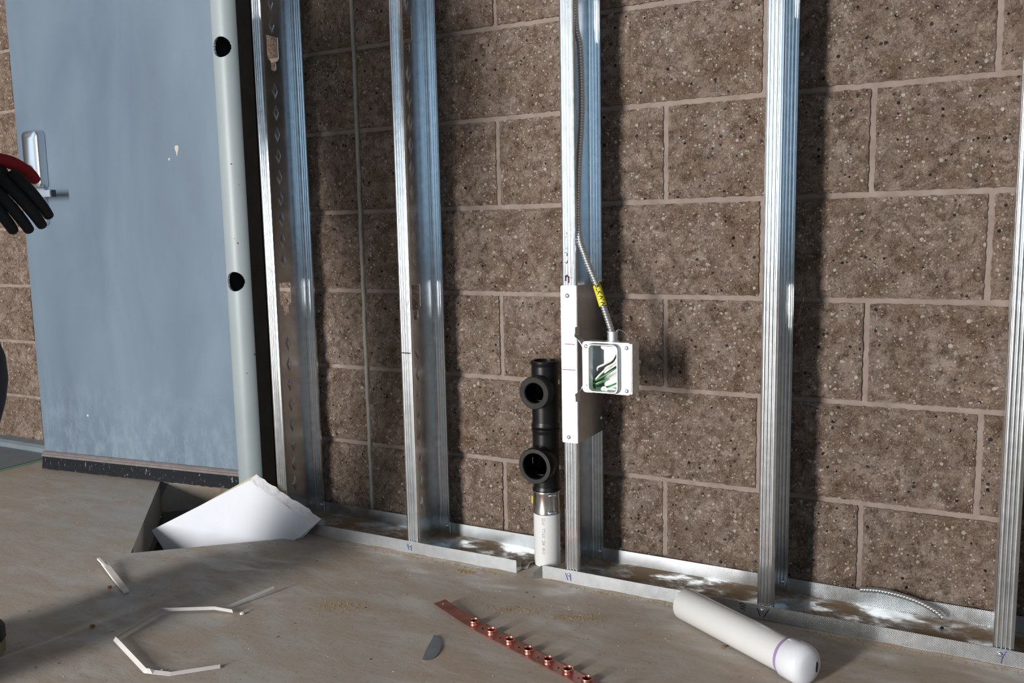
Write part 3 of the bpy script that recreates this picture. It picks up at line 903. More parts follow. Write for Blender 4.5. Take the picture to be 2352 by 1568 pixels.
# ------------------------------------------------------------------ armored cable
def armor(name, pts, r, parent, pitch=0.0056, n=12):
    path = bezier_path(pts, 40)
    L = [0]
    for a, b in zip(path[:-1], path[1:]): L.append(L[-1]+(b-a).length)
    total = L[-1]; step = pitch/6
    res = []; i = 0; s = 0
    while s < total:
        while L[i+1] < s: i += 1
        res.append(path[i].lerp(path[i+1], (s-L[i])/max(1e-9, L[i+1]-L[i]))); s += step
    m = len(res); v = []; f = []; prev = None
    for i, p in enumerate(res):
        t = (res[min(i+1, m-1)]-res[max(i-1, 0)]).normalized()
        a = t.orthogonal().normalized() if prev is None else (prev - t*prev.dot(t)).normalized()
        prev = a; b = t.cross(a)
        for k in range(n):
            q = 2*PI*k/n
            ph = 2*PI*(i*step/pitch) + q
            rr = r*(0.72 + 0.28*(abs(math.cos(ph/2))**0.7))
            v.append(p + (a*math.cos(q)+b*math.sin(q))*rr)
    for i in range(m-1):
        for k in range(n):
            f.append((i*n+k, i*n+(k+1) % n, (i+1)*n+(k+1) % n, (i+1)*n+k))
    f.append(tuple(range(n-1, -1, -1))); f.append(tuple((m-1)*n+k for k in range(n)))
    return G().add(v, f).obj(name, MAT['armor'], parent, smooth=True)
ac = empty('armored_cable', (0.765, -0.188, 0.536))
tag(ac, 'flexible armored cable running down the middle stud into the electrical box', 'cable')
cpts = [(0.664, -0.10, 2.2), (0.662, -0.115, 1.6), (0.664, -0.130, 1.21), (0.675, -0.132, 1.12), (0.674, -0.125, 0.998), (0.670, -0.135, 0.869), (0.677, -0.153, 0.755), (0.698, -0.167, 0.701), (0.7255, -0.177, 0.648), (0.7435, -0.184, 0.604), (0.7600, -0.188, 0.562), (0.765, -0.188, 0.545)]
o0 = Vector(ac.location)
cl = [Vector(p)-o0 for p in cpts]
armor('armor', cl, 0.0068, ac)
# marker tape wrapped round the cable
path = bezier_path(cl, 40)
seg = [p for p in path if 0.603 <= (p+o0).z <= 0.645]
tape = G().tube(seg, 0.0082, 14).obj('marker_tape', MAT['yellow'], ac, smooth=True)
fc = bpy.data.curves.new('txt', 'FONT'); fc.body = 'BLKWW'; fc.size = 0.0128; fc.offset = 0.00035; fc.align_x = 'CENTER'; fc.align_y = 'CENTER'
fo = bpy.data.objects.new('txt', fc); COL.objects.link(fo)
dg = bpy.context.evaluated_depsgraph_get(); dg.update()
me = bpy.data.meshes.new_from_object(fo.evaluated_get(dg))
bpy.data.objects.remove(fo, do_unlink=True)
mid = seg[len(seg)//2]; tdir = (seg[-1]-seg[0]).normalized()      # downwards
viewv = (Vector(cam.location) - (mid+o0)); viewv = (viewv - tdir*viewv.dot(tdir)).normalized()
side = viewv.cross(tdir)
rot = Matrix((tdir, side, viewv)).transposed()
for v in me.vertices:
    q = v.co.copy(); q.y = max(-0.0065, min(0.0065, q.y))
    ang = q.y/0.0084
    v.co = mid + tdir*q.x + (side*math.sin(ang) + viewv*math.cos(ang))*0.0085
me.materials.clear(); me.materials.append(MAT['ink'])
to = bpy.data.objects.new('tape_lettering', me); COL.objects.link(to); to.parent = tape

# ------------------------------------------------------------------ offcut of armored cable on the track
oc_pts = [(1.226, -0.029, 0.036), (1.262, -0.031, 0.0405), (1.300, -0.034, 0.039), (1.335, -0.040, 0.034), (1.362, -0.047, 0.025), (1.375, -0.050, 0.017)]
oc = armor('cable_offcut', oc_pts, 0.0058, None)
tag(oc, 'short curved offcut of armored cable resting on the back edge of the right track', 'cable')

# ------------------------------------------------------------------ drain pipe assembly
DX, DY = 0.563, -0.088
dp = empty('drain_pipe', (DX, DY, 0.0))
tag(dp, 'upright drain pipe of white plastic and black iron tees between the second and middle studs', 'pipe')
R1 = 0.0302
G().lathe([(R1, 0.0), (R1, 0.128), (R1-0.004, 0.128), (R1-0.004, 0.0)], (0, 0, 0.001), (0, 0, 1), 40, closed=True).obj('white_pipe', MAT['pvc'], dp, smooth=True)
band = G().lathe([(R1+0.0006, 0.122), (R1+0.0016, 0.1235), (R1+0.0014, 0.128), (R1+0.0008, 0.1295), (R1+0.0008, 0.168), (R1+0.0014, 0.1695), (R1+0.0016, 0.174), (R1+0.0006, 0.176)], (0, 0, 0), (0, 0, 1), 40).obj('steel_coupling', MAT['stainless'], dp, smooth=True)
for zz in (0.1285, 0.169):
    a = -PI/2 + 0.72
    c = Vector((math.cos(a), math.sin(a), 0))*(R1+0.004)
    t = Vector((-math.sin(a), math.cos(a), 0))
    G().tube([c + Vector((0, 0, zz)) - t*0.005, c + Vector((0, 0, zz)) - t*0.001, c + Vector((0, 0, zz)) + t*0.003, c + Vector((0, 0, zz)) + t*0.012], [0.0040, 0.0046, 0.0040, 0.0034], 10).obj('clamp_screw', MAT['chrome'], band, smooth=True)
G().box((-R1-0.0026, -0.010, 0.140), (-R1-0.0006, 0.004, 0.157)).obj('yellow_tag', MAT['yellow'], band)
def tee(name, z0, zb, z1, ro, ri, L, mat, mat2):
    body = G().lathe([(R1+0.0002, z0), (R1+0.0016, z0+0.003), (R1+0.0016, z0+0.007), *[(R1-0.0005, z0+0.010+(z1-z0-0.020)*k/40) for k in range(41)], (R1+0.0014, z1-0.007), (R1+0.0014, z1-0.001), (R1, z1), (R1-0.005, z1)] + [(R1-0.005, z1-(z1-z0)*k/40) for k in range(1, 41)], (0, 0, 0), (0, 0, 1), 60, closed=True)
    keepf = []
    for q in body.f:
        c = sum((body.v[i] for i in q), Vector())/len(q)
        if c.y < 0 and math.hypot(c.x, c.z-zb) < ri*0.93: continue
        keepf.append(q)
    body.f = keepf
    body = body.obj(name, mat, dp, smooth=True)
    G().lathe([(ri+0.006, 0.012), (ro-0.004, 0.022), (ro, 0.030), (ro, L-0.003), (ro-0.002, L), (ri+0.0015, L), (ri, L-0.002), (ri, 0.012)], (0, 0, zb), (0, -1, 0), 36, closed=True).obj('branch_hub', mat2, body, smooth=True)
    G().lathe([(ri+0.0004, 0.016), (ri+0.0004, L-0.006), (ri-0.0004, L-0.006), (ri-0.0004, 0.016)], (0, 0, zb), (0, -1, 0), 30, closed=True).obj('branch_bore', MAT['blackpaint'], body, smooth=True)
tee('lower_tee', 0.172, 0.242, 0.318, 0.0405, 0.0285, 0.058, MAT['abs'], MAT['abs'])
tee('upper_tee', 0.319, 0.405, 0.470, 0.0365, 0.0225, 0.056, MAT['abs'], MAT['absdusty'])
# faded factory print running down the white pipe
fc = bpy.data.curves.new('txt', 'FONT'); fc.body = 'Silvii   TTAX  2M  4S-S'; fc.size = 0.0105; fc.offset = 0.0002; fc.align_x = 'LEFT'; fc.align_y = 'CENTER'
fo = bpy.data.objects.new('txt', fc); COL.objects.link(fo)
dg = bpy.context.evaluated_depsgraph_get(); dg.update()
me = bpy.data.meshes.new_from_object(fo.evaluated_get(dg)); bpy.data.objects.remove(fo, do_unlink=True)
av = math.atan2(-1.725, 0.85) - 0.30
for v in me.vertices:
    a = av + v.co.y/R1
    v.co = Vector((math.cos(a)*(R1+0.0002), math.sin(a)*(R1+0.0002), 0.116 - v.co.x*0.86))
me.materials.clear(); me.materials.append(MAT['inkgrey'])
po = bpy.data.objects.new('factory_print', me); COL.objects.link(po); po.parent = dp

def rock(name, loc, s, seed, mat, label=None, cat=None, group=None, flat=0.6, sub=1):
    bm = bmesh.new(); bmesh.ops.create_icosphere(bm, subdivisions=sub, radius=1)
    for v in bm.verts:
        k = 1 + 0.35*noise.noise(v.co*1.3 + Vector((seed*5.1, seed, 0)))
        v.co = Vector((v.co.x*s*k, v.co.y*s*k*0.8, v.co.z*s*k*flat))
    zmin = min(v.co.z for v in bm.verts)
    for v in bm.verts: v.co.z -= zmin
    o = bm_obj(name, bm, mat); o.location = loc; o.rotation_euler.z = seed*1.7
    if label: tag(o, label, cat, group)
    return o
rock('concrete_rubble', (0.526, -0.128, 0.0), 0.012, 1, MAT['rubble'], 'broken concrete lump left of the white drain pipe foot', 'rubble')
rock('concrete_rubble', (0.585, -0.134, 0.0), 0.017, 2, MAT['rubble'], 'ridged broken mortar lump right of the white drain pipe foot', 'rubble', flat=0.45)

# ------------------------------------------------------------------ capped pvc pipe on the floor
cp = empty('capped_pipe', (0.930, -0.232, 0.0))
tag(cp, 'loose white plastic pipe with a rounded cap lying on the floor', 'pipe')
a0 = Vector((0.930, -0.232)); a1 = Vector((1.190, -0.392))
ad = (a1-a0).normalized(); ad3 = Vector((ad.x, ad.y, 0.012)).normalized()
R2 = 0.0302
LP = 0.262
G().lathe([(R2-0.004, 0.0), (R2-0.001, -0.0005), (R2, 0.001), (R2, LP+0.02), (R2-0.004, LP+0.02), (R2-0.004, 0.004)], (0, 0, R2+0.0005), ad3, 44, closed=True).obj('pipe_body', MAT['pvc'], cp, smooth=True)
G().lathe([(R2+0.0003, LP-0.008), (R2+0.0006, LP-0.004), (R2+0.0006, LP+0.002)], (0, 0, R2+0.0005), ad3, 44).obj('primer_band', MAT['purple'], cp, smooth=True)
RC = R2+0.0042
capo = G().lathe([(R2+0.0008, LP+0.0005), (RC-0.001, LP), (RC, LP+0.0015), (RC, LP+0.030), (RC-0.002, LP+0.037), (RC-0.007, LP+0.043), (RC-0.013, LP+0.046), (0.010, LP+0.0475), (0.0, LP+0.0478)], (0, 0, R2+0.0005), ad3, 48).obj('pipe_cap', MAT['pvccap'], cp, smooth=True)
ctr = Vector((0, 0, R2+0.0005)) + ad3*(LP+0.0475)
lat = Vector((-ad3.y, ad3.x, 0)).normalized(); upc = ad3.cross(lat)*-1 if ad3.cross(lat).z < 0 else ad3.cross(lat)
blob = [(0.013+0.0028*math.cos(t)*(1+0.3*math.sin(2*t)), -0.001+0.0095*math.sin(t)) for t in [2*PI*k/14 for k in range(14)]]
G().plate(blob, [], ctr-ad3*0.0012, lat, upc, ad3, 0.0012).obj('ink_blot', MAT['ink'], capo)

# ------------------------------------------------------------------ copper bracket strip
cs = empty('copper_bracket', (0.575, -0.438, 0.0))
tag(cs, 'flat copper pipe-stub strip with a row of raised collars lying on the floor', 'bracket')
cd = Vector((0.285, -0.106, 0)).normalized(); cn = Vector((-cd.y, cd.x, 0))
ts = [0.0, 0.0515, 0.104, 0.1555, 0.207, 0.2555, 0.3005, 0.352, 0.404]
wst = 0.0145
def zc(s): return 0.0012 + (0.011*((0.03-s)/0.14)**1.5 if s < 0.03 else 0)
L0, L1 = -0.112, 0.45
n = 40; g = G(); vv = []
for k in range(n+1):
    s = L0+(L1-L0)*k/n
    p = cd*s
    for (o_, dz) in ((-wst, 0.0014), (-wst-0.0008, 0.0005), (-wst, -0.0004), (wst, -0.0004), (wst+0.0008, 0.0005), (wst, 0.0014)):
        q = p + cn*o_; vv.append((q.x, q.y, zc(s)+dz))
g.add(vv, [(6*k+j, 6*k+6+j, 6*k+6+(j+1) % 6, 6*k+(j+1) % 6) for k in range(n) for j in range(6)] + [(0, 1, 2, 3, 4, 5), tuple(6*n+j for j in (5, 4, 3, 2, 1, 0))])
g.obj('strip', MAT['coppertarn'], cs)
for s in ts:
    p = cd*s
    G().lathe([(0.0085, 0.001), (0.0098, 0.0016), (0.0092, 0.004), (0.0092, 0.0075), (0.0102, 0.0085), (0.0098, 0.0098), (0.0080, 0.0098), (0.0074, 0.008), (0.0074, 0.0022)], (p.x, p.y, zc(s)), (0, 0, 1), 24).obj('collar', MAT['copper'], cs, smooth=True)
    G().lathe([(0.0073, 0.0023), (0, 0.0024)], (p.x, p.y, zc(s)), (0, 0, 1), 18).obj('collar_hole', MAT['blackpaint'], cs)
    q = cd*(s+0.0255)
    G().lathe([(0.0017, 0.0010), (0.0017, 0.0016), (0, 0.00165)], (q.x, q.y, zc(s)), (0, 0, 1), 10).obj('nail_hole', MAT['blackpaint'], cs)
q = cd*(L0+0.012); G().lathe([(0.0014, 0.0010), (0.0014, 0.0017), (0, 0.0017)], (q.x, q.y, zc(L0+0.012)), (0, 0, 1), 10).obj('nail_hole', MAT['crumb'], cs)

# ------------------------------------------------------------------ drywall scrap leaning in the pit
def plane_piece():
    Lp = Vector((-0.530, -0.280, -0.024)); Tp = Vector((-0.241, -0.200, 0.127)); Rp = Vector((-0.024, -0.205, 0.041)); Fp = Vector((-0.059, -0.219, 0.010)); Qp = Vector((-0.314, -0.293, -0.139))
    Q2 = Vector((-0.425, -0.293, -0.110))
    nrm = (Tp-Fp).cross(Lp-Fp).normalized()
    if nrm.y > 0: nrm = -nrm
    return Lp, Tp, Rp, Fp, Qp, Q2, nrm
Lp, Tp, Rp, Fp, Qp, Q2, nrm = plane_piece()
ds = empty('drywall_scrap', (-0.30, -0.20, 0.0))
tag(ds, 'broken piece of white drywall tilted into the floor pit', 'drywall')
do = Vector(ds.location)
def proj(p): return p - nrm*((p-Fp).dot(nrm))
outl = [Lp]
random.seed(21)
Lq, Tq, Rq = proj(Lp), proj(Tp), proj(Rp)
front = [proj(p) for p in (Lp, Q2, Qp, Fp, Rp)]
nj = 16
for k in range(1, nj):
    q = Rq.lerp(Tq, k/nj)
    front.append(q + (Rq-Lq).normalized()*random.uniform(-0.0015, 0.0015))
front.append(Tq)
TK = 0.016
inw = ((Lq - Rq).normalized())
upd = (Tq-Rq).cross(nrm).normalized()
if upd.z < 0: upd = -upd
back = []
for i, p in enumerate(front):
    b = p - nrm*TK
    if i >= 4: b += upd*(0.0195 + (random.uniform(-0.0035, 0.002) if i < len(front)-1 else 0.0))
    back.append(b)
def face_obj(nm, pts, mat):
    vv = [p-do for p in pts]
    U = (Rq-Lq).normalized(); V = nrm.cross(U)
    tri = tessellate_polygon([[Vector(((p).dot(U), (p).dot(V), 0)) for p in vv]])
    return vv, tri
v1, t1 = face_obj('f', front, None)
G().add(v1, [tuple(q) for q in t1]).obj('face_paper', MAT['paper'], ds)
v2, t2 = face_obj('b', back, None)
G().add(v2, [tuple(q) for q in t2]).obj('back_paper', MAT['tanpaper'], ds)
nF = len(front)
ge = G(); gt = G()
for i in range(nF):
    j = (i+1) % nF
    quad = [front[i]-do, front[j]-do, back[j]-do, back[i]-do]
    if i == nF-1: gt.add(quad, [(0, 1, 2, 3)])
    elif i >= 4:
        # torn core : three strips with rough offsets
        rows = []
        for (P, Q_) in ((front[i], back[i]), (front[j], back[j])): rows.append([P.lerp(Q_, t)-do for t in (0, 0.33, 0.66, 1)])
        ge.add(rows[0]+rows[1], [(a, a+1, a+5, a+4) for a in range(3)])
    else: ge.add(quad, [(0, 1, 2, 3)])
core = ge.obj('torn_core', MAT['gypsum'], ds, merge=True)
for v in core.data.vertices:
    v.co += upd*0.0014*noise.noise(v.co*160) + nrm*0.0008*noise.noise(v.co*220)
gt.obj('tapered_edge', MAT['tanpaper'], ds)

# ------------------------------------------------------------------ loose strips, chips and offcuts on the floor
# pale split strip
st = G()
p0, p1 = Vector((-0.352, -0.556, 0.010)), Vector((-0.181, -0.630, 0.004))
d = (p1-p0).normalized(); sN = Vector((-d.y, d.x, 0))
def bar(g, a, b, w0, w1, h):
    a, b = Vector(a), Vector(b); t = (b-a).normalized(); s = Vector((-t.y, t.x, 0)).normalized()
    g.add([a-s*w0, a+s*w0, b+s*w1, b-s*w1, a-s*w0+Vector((0, 0, h)), a+s*w0+Vector((0, 0, h)), b+s*w1+Vector((0, 0, h)), b-s*w1+Vector((0, 0, h))],
          [(3, 2, 1, 0), (4, 5, 6, 7), (0, 1, 5, 4), (1, 2, 6, 5), (2, 3, 7, 6), (3, 0, 4, 7)])
bar(st, p0, p0.lerp(p1, 0.55)-Vector((0, 0, 0.003)), 0.006, 0.0065, 0.005)
bar(st, p0.lerp(p1, 0.55)-Vector((0, 0, 0.003)), p1-Vector((0, 0, 0.0035)), 0.0065, 0.0055, 0.005)
bar(st, p0-d*0.020-sN*0.007+Vector((0, 0, 0.006)), p0.lerp(p1, 0.18), 0.0028, 0.003, 0.004)
so = st.obj('drywall_strip', MAT['stick'])
tag(so, 'short pale split strip of drywall lying in front of the pit', 'scrap')

# white plastic strap bent into a loop
def strap(pts, wdt, tilt, name, mat):
    g = G(); vv = []
    P = [Vector(p) for p in pts]; n = len(P)
    for i, p in enumerate(P):
        t = (P[min(i+1, n-1)]-P[max(i-1, 0)]).normalized()
        s = Vector((-t.y, t.x, 0)).normalized()
        u = s*math.cos(tilt[i]) + Vector((0, 0, 1))*math.sin(tilt[i])
        nn = t.cross(u).normalized()*0.0004
        zb = 0.0008
        a = Vector((p.x, p.y, p.z+zb)); b = a + u*wdt
        vv += [a-nn, b-nn, b+nn, a+nn]
    g.add(vv, [(4*i+j, 4*i+4+j, 4*i+4+(j+1) % 4, 4*i+(j+1) % 4) for i in range(n-1) for j in range(4)] + [(0, 1, 2, 3), (4*n-1, 4*n-2, 4*n-3, 4*n-4)])
    return g.obj(name, mat)
def fine(pts, k=6):
    out = []
    for a, b in zip(pts[:-1], pts[1:]):
        for i in range(k): out.append(Vector(a).lerp(Vector(b), i/k))
    out.append(Vector(pts[-1])); return out
sp = [(0.108, -0.606, 0.002), (0.070, -0.618, 0.006), (-0.026, -0.668, 0.004), (-0.004, -0.798, 0.004), (0.152, -0.856, 0.003), (0.198, -0.840, 0.001), (0.257, -0.781, 0.001)]
fp = fine(sp, 6)
so = strap(fp, 0.0085, [1.25 if i < 18 else (0.95 if i < 26 else 0.35) for i in range(len(fp))], 'plastic_strap', MAT['strap'])
tag(so, 'white plastic packing strap bent into an open loop on the floor', 'strap')
so = strap(fine([(0.082, -0.603, 0.002), (0.112, -0.492, 0.010)], 6), 0.006, [1.2]*7, 'plastic_strap', MAT['strap'])
tag(so, 'short straight sliver of plastic strap touching the end of the loop', 'strap')

# sheet metal knockout, half moon
def hit_poly(pts, z, t, name, mat, label, cat):
    cx = sum(p[0] for p in pts)/len(pts); cy = sum(p[1] for p in pts)/len(pts)
    o = G().plate([(a-cx, b-cy) for a, b in pts], [], (0, 0, 0), (1, 0, 0), (0, 1, 0), (0, 0, 1), t).obj(name, mat)
    o.location = (cx, cy, z); tag(o, label, cat); return o
moon = [(0.5615, -0.5985), (0.5530, -0.5780), (0.5450, -0.5565), (0.5370, -0.5325), (0.5300, -0.5096), (0.5370, -0.5115), (0.5438, -0.5160), (0.5530, -0.5240), (0.5603, -0.5332), (0.5670, -0.5435), (0.5722, -0.5555), (0.5752, -0.5665), (0.5766, -0.5772), (0.5748, -0.5885), (0.5690, -0.5955)]
o = hit_poly(moon, 0.0012, 0.0012, 'metal_offcut', MAT['tin'], 'grey half-moon sheet metal offcut on the floor beside the copper strip', 'offcut')
o.rotation_euler.x = 0.03

rock('brown_chip', (-0.236, -0.630, 0), 0.006, 3, MAT['chip'], 'orange-brown chip beside the pale drywall strip', 'chip')
rock('brown_chip', (-0.100, -0.772, 0), 0.007, 4, MAT['chip'], 'dark brown chip left of the strap loop', 'chip', flat=0.4)
rock('brown_chip', (1.029, -0.317, 0), 0.0045, 5, MAT['chip'], 'small brown chip in front of the capped pipe', 'chip')
rock('white_crumb', (0.127, -0.600, 0), 0.0055, 6, MAT['crumb'], 'white crumb at the tip of the strap loop', 'crumb')
rock('white_crumb', (0.171, -0.834, 0), 0.0042, 7, MAT['crumb'], 'pale crumb inside the lower bend of the strap loop', 'crumb')
rock('metal_slug', (1.375, -0.072, 0.0018), 0.005, 8, MAT['darkmetal'], 'small dark slug lying in the right track near the rightmost stud', 'slug')
rock('metal_slug', (0.205, -0.055, 0.0018), 0.005, 9, MAT['darkmetal'], 'small dark slug lying in the left track beside the second stud', 'slug')

# sawdust and crumbs : uncountable
random.seed(77)
def scatter(name, spots, cnt, mat, label, cat, size):
    g = G()
    for k in range(cnt):
        (x0, y0, x1, y1, sp_) = random.choice(spots)
        t = random.random()
        x = x0+(x1-x0)*t+random.gauss(0, sp_*1.2); y = y0+(y1-y0)*t+random.gauss(0, sp_)
        if abs(y - (YF-0.003)) < 0.004 or (YF-0.001 < y): y = YF-0.006-random.random()*0.008
        s = size*random.uniform(0.4, 1.3); a = random.random()*6.28
        c, q = math.cos(a)*s, math.sin(a)*s
        h = s*random.uniform(0.3, 0.8)
        g.add([(x+c, y+q, 0.0002), (x-q*0.6, y+c*0.6, 0.0002), (x-c, y-q, 0.0002), (x+q*0.6, y-c*0.6, 0.0002), (x+c*0.2, y, h)], [(0, 1, 4), (1, 2, 4), (2, 3, 4), (3, 0, 4), (3, 2, 1, 0)])
    return tag(g.obj(name, mat), label, cat, kind='stuff')
scatter('sawdust', [(0.02, -0.186, 0.26, -0.186, 0.006), (0.25, -0.19, 0.50, -0.19, 0.006), (0.66, -0.186, 0.92, -0.186, 0.004), (1.15, -0.186, 1.5, -0.186, 0.005), (0.24, -0.50, 0.32, -0.47, 0.014), (0.56, -0.36, 0.66, -0.33, 0.012), (0.70, -0.335, 0.78, -0.305, 0.010), (0.40, -0.215, 0.44, -0.21, 0.006)],
        1500, MAT['saw'], 'golden sawdust scattered on the floor along the tracks', 'sawdust', 0.0018)
scatter('floor_grit', [(-0.2, -0.75, 1.2, -0.35, 0.12), (-0.9, -0.25, -0.2, -0.55, 0.10), (0.0, -0.3, 1.0, -0.3, 0.05)], 240, MAT['crumb'], 'tiny pale crumbs strewn over the floor', 'grit', 0.0013)

# grey plate with green painted edge at far left, in front of the wall
g = G().box((-2.5, -0.16, 0.0), (-1.43, 0.055, 0.006))
fpz = g.obj('floor_plate', MAT['slate']); tag(fpz, 'grey plate on the floor left of the door', 'plate')
G().box((-2.5, -0.176, 0.0), (-1.43, -0.1605, 0.003)).box((-1.4295, -0.176, 0.0), (-1.418, 0.03, 0.003)).obj('green_edge', MAT['greenpaint'], fpz)

# ------------------------------------------------------------------ person at the left edge (mostly out of view)
MAT['jacket'] = simple('black_jacket', srgb(22, 24, 28), 0.85, var=0.15)
MAT['red'] = simple('red_sleeve', srgb(150, 22, 30), 0.8, var=0.1)
MAT['jeans'] = simple('slate_trousers', srgb(52, 60, 74), 0.9, var=0.12, vscale=60)
MAT['boot'] = simple('dark_boot', srgb(44, 40, 38), 0.7, var=0.15)
MAT['sole'] = simple('tan_boot_sole', srgb(140, 128, 96), 0.8)
MAT['skin'] = simple('skin', srgb(190, 140, 115), 0.55)
MAT['glove'] = simple('black_glove', srgb(18, 20, 23), 0.75, var=0.2, vscale=60)
MAT['hair'] = simple('dark_hair', srgb(40, 30, 24), 0.7)
per = empty('person', (-0.15, -1.2, 0.0))
tag(per, 'person in dark jacket and trousers walking past at the left edge, gloved hand showing', 'person')
PO = Vector(per.location)
def skin(name, joints, edges, mat, root=0, sub=2):
    """joints : list of (x,y,z,rx,ry)"""
    me = bpy.data.meshes.new(name)
    me.from_pydata([Vector(j[:3])-PO for j in joints], edges, [])
    o = bpy.data.objects.new(name, me); COL.objects.link(o)
    md = o.modifiers.new('skin', 'SKIN')
    for i, j in enumerate(joints):
        sv = me.skin_vertices[0].data[i]
        sv.radius = (j[3], j[4]); sv.use_root = (i == root)
    md.use_smooth_shade = True
    sd = o.modifiers.new('sub', 'SUBSURF'); sd.levels = sub; sd.render_levels = sub
    me.materials.append(mat); o.parent = per
    return o
PEL = (-0.14, -1.24, 0.95)
LH, LK, LA = (-0.235, -1.22, 0.90), (-0.012, -1.000, 0.560), (-0.25, -1.05, 0.11)
RH, RK, RA = (-0.055, -1.25, 0.90), (-0.12, -1.31, 0.50), (-0.185, -1.47, 0.12)
CH = (-0.14, -1.23, 1.30); NK = (-0.14, -1.22, 1.50)
LS, LE, LW = (-0.33, -1.22, 1.42), (-0.33, -1.04, 1.13), (-0.108, -0.918, 0.898)
RS, RE, RW = (0.05, -1.24, 1.42), (0.08, -1.33, 1.13), (0.06, -1.26, 0.90)
body = skin('body', [(*PEL, .13, .09), (*CH, .14, .10), (*NK, .055, .055), (-0.14, -1.20, 1.60, .062, .072), (-0.14, -1.195, 1.68, .072, .088), (-0.14, -1.20, 1.755, .05, .06),
      (*LS, .055, .055), (*LE, .042, .042), (*LW, .030, .030), (*RS, .055, .055), (*RE, .042, .042), (*RW, .030, .030), (0.055, -1.245, 0.83, .035, .018), (0.052, -1.235, 0.76, .026, .014),
      (*LH, .075, .075), (*LK, .052, .052), (*LA, .036, .036), (*RH, .075, .075), (*RK, .052, .052), (*RA, .036, .036)],
      [(0, 1), (1, 2), (2, 3), (3, 4), (4, 5), (1, 6), (6, 7), (7, 8), (1, 9), (9, 10), (10, 11), (11, 12), (12, 13), (0, 14), (14, 15), (15, 16), (0, 17), (17, 18), (18, 19)], MAT['skin'])
skin('jacket', [(-0.14, -1.24, 0.92, .175, .125), (-0.14, -1.235, 1.10, .165, .12), (*CH, .185, .13), (-0.14, -1.22, 1.46, .085, .08), (*LS, .078, .078), (*LE, .062, .062), (-0.26, -1.0, 1.058, .054, .054),
      (*RS, .078, .078), (*RE, .062, .062), (0.065, -1.275, 0.95, .05, .05)],
      [(0, 1), (1, 2), (2, 3), (2, 4), (4, 5), (5, 6), (2, 7), (7, 8), (8, 9)], MAT['jacket'], 1)
skin('red_sleeve', [(-0.285, -1.015, 1.083, .052, .052), (-0.20, -0.968, 0.992, .052, .052), (-0.085, -0.908, 0.892, .050, .046)], [(0, 1), (1, 2)], MAT['red'], 0)
skin('trousers', [(-0.14, -1.24, 0.97, .15, .11), (-0.14, -1.24, 0.90, .15, .11), (*LH, .095, .095), (*LK, .080, .080), (-0.22, -1.045, 0.20, .068, .068), (-0.24, -1.05, 0.10, .070, .070),
      (*RH, .095, .095), (*RK, .075, .075), (-0.175, -1.44, 0.20, .066, .066), (-0.185, -1.465, 0.10, .068, .068)],
      [(0, 1), (1, 2), (2, 3), (3, 4), (4, 5), (1, 6), (6, 7), (7, 8), (8, 9)], MAT['jeans'], 1)
def boot(heel, toe):
    h = Vector(heel); t = Vector(toe); d = (t-h).normalized(); s = Vector((-d.y, d.x, 0))
    L = (t-h).length
    n = 13; prof = []
    outline = [(0.0, 0.024), (0.02, 0.034), (0.08, 0.034), (0.15, 0.040), (0.21, 0.047), (0.255, 0.042), (0.285, 0.024), (0.292, 0.0)]
    pol = [(a*L/0.292, b) for a, b in outline] + [(a*L/0.292, -b) for a, b in outline[-2::-1]]
    g = G().plate(pol, [], h-PO, d, s, (0, 0, 1), 0.026)
    sole = g.obj('boot_sole', MAT['sole'], per)
    v = []; m = len(pol)
    lv = [(0.026, 1.0, 0.0), (0.05, 1.0, 0.0), (0.072, 0.92, 0.2), (0.10, 0.80, 0.5)]
    for (z, sc, pull) in lv:
        for (a, b) in pol:
            aa = a if a < 0.11 else a - (a-0.11)*pull*(1.0 if pull < .4 else 1.15)
            q = h - PO + d*(aa*1.0+0.002) + s*b*sc; v.append((q.x, q.y, z))
    f = [(i*m+k, i*m+(k+1) % m, (i+1)*m+(k+1) % m, (i+1)*m+k) for i in range(len(lv)-1) for k in range(m)] + [tuple((len(lv)-1)*m+k for k in range(m)), tuple(range(m-1, -1, -1))]
    G().add(v, f).obj('boot', MAT['boot'], sole, smooth=True)
boot((-0.310, -1.120, 0.0), (-0.165, -0.905, 0.0))
boot((-0.225, -1.55, 0.0), (-0.145, -1.28, 0.0))
# gloved left hand : palm and five separate fingers
W = Vector(LW)
fd = Vector((0.115, 0.030, -0.105)).normalized()
bk = Vector((0.72, -0.52, 0.42)); bk = (bk - fd*bk.dot(fd)).normalized()     # back of the hand
th = fd.cross(bk).normalized()
if th.z < 0: th = -th                                                       # thumb side up
K = [W + fd*0.085 + th*o for o in (0.030, 0.010, -0.011, -0.030)]
def rj(p, r, r2=None): return (p.x, p.y, p.z, r, r2 or r)
skin('glove_palm', [rj(W - fd*0.035, .038, .032), rj(W, .036, .028), rj(W + fd*0.035, .046, .024), rj(W + fd*0.078, .047, .020)], [(0, 1), (1, 2), (2, 3)], MAT['glove'], 0)
for k, (kn, ln) in enumerate(zip(K, (0.070, 0.080, 0.074, 0.058))):
    c = -bk
    p1 = kn - fd*0.025; p2 = kn + fd*ln*0.42 + c*0.006; p3 = kn + fd*ln*0.74 + c*0.022; p4 = kn + fd*ln*0.92 + c*0.040
    skin('glove_finger', [rj(p1, .0112), rj(kn, .0112), rj(p2, .0106), rj(p3, .0100), rj(p4, .0088)], [(0, 1), (1, 2), (2, 3), (3, 4)], MAT['glove'], 0)
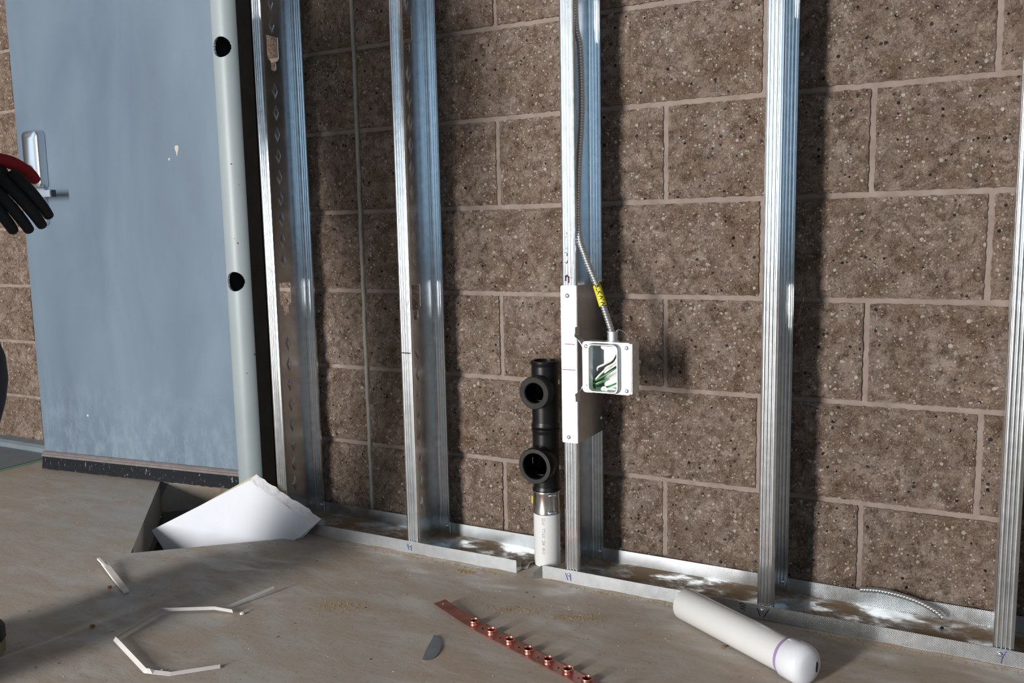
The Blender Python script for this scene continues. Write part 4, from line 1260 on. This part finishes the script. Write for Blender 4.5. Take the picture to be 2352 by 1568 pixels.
skin('red_cuff', [rj(W - fd*0.06 + th*0.008, .046, .040), rj(W - fd*0.01 + th*0.012, .040, .034), rj(W + fd*0.035 + th*0.018, .032, .026)], [(0, 1), (1, 2)], MAT['red'], 0)
t0 = W + fd*0.015 + th*0.020; t1 = W + fd*0.040 + th*0.046 - bk*0.008; t2 = W + fd*0.068 + th*0.056 - bk*0.016; t3 = W + fd*0.090 + th*0.055 - bk*0.022
skin('glove_thumb', [rj(t0, .013), rj(t1, .0125), rj(t2, .0115), rj(t3, .0095)], [(0, 1), (1, 2), (2, 3)], MAT['red'], 0)
# face and hair (out of view)
bm = bmesh.new(); bmesh.ops.create_uvsphere(bm, u_segments=20, v_segments=12, radius=1)
for v in bm.verts: v.co = Vector((v.co.x*0.086, v.co.y*0.104, v.co.z*0.082 + (0.012 if v.co.y < 0 else -0.004)))
bmesh.ops.delete(bm, geom=[v for v in bm.verts if v.co.z < -0.02 and v.co.y > -0.02], context='VERTS')
o = bm_obj('hair', bm, MAT['hair'], per, smooth=True); o.location = Vector((-0.14, -1.205, 1.715))-PO
for s in (-1, 1):
    G().lathe([(0.011, 0), (0.009, 0.004), (0, 0.006)], Vector((-0.14+s*0.032, -1.108, 1.655))-PO, (0, 1, 0), 12).obj('eye', MAT['crumb'], per, smooth=True)
    G().lathe([(0.016, 0), (0.020, 0.006), (0.010, 0.012), (0, 0.012)], Vector((-0.14+s*0.074, -1.195, 1.64))-PO, (s, 0.2, 0), 12).obj('ear', MAT['skin'], per, smooth=True)
G().tube([Vector((-0.14, -1.115, 1.665))-PO, Vector((-0.14, -1.098, 1.64))-PO, Vector((-0.14, -1.092, 1.625))-PO, Vector((-0.14, -1.11, 1.618))-PO], [0.008, 0.011, 0.014, 0.008], 8).obj('nose', MAT['skin'], per, smooth=True)
G().tube([Vector((-0.165, -1.118, 1.588))-PO, Vector((-0.14, -1.112, 1.586))-PO, Vector((-0.115, -1.118, 1.588))-PO], 0.005, 8).obj('mouth', MAT['red'], per, smooth=True)
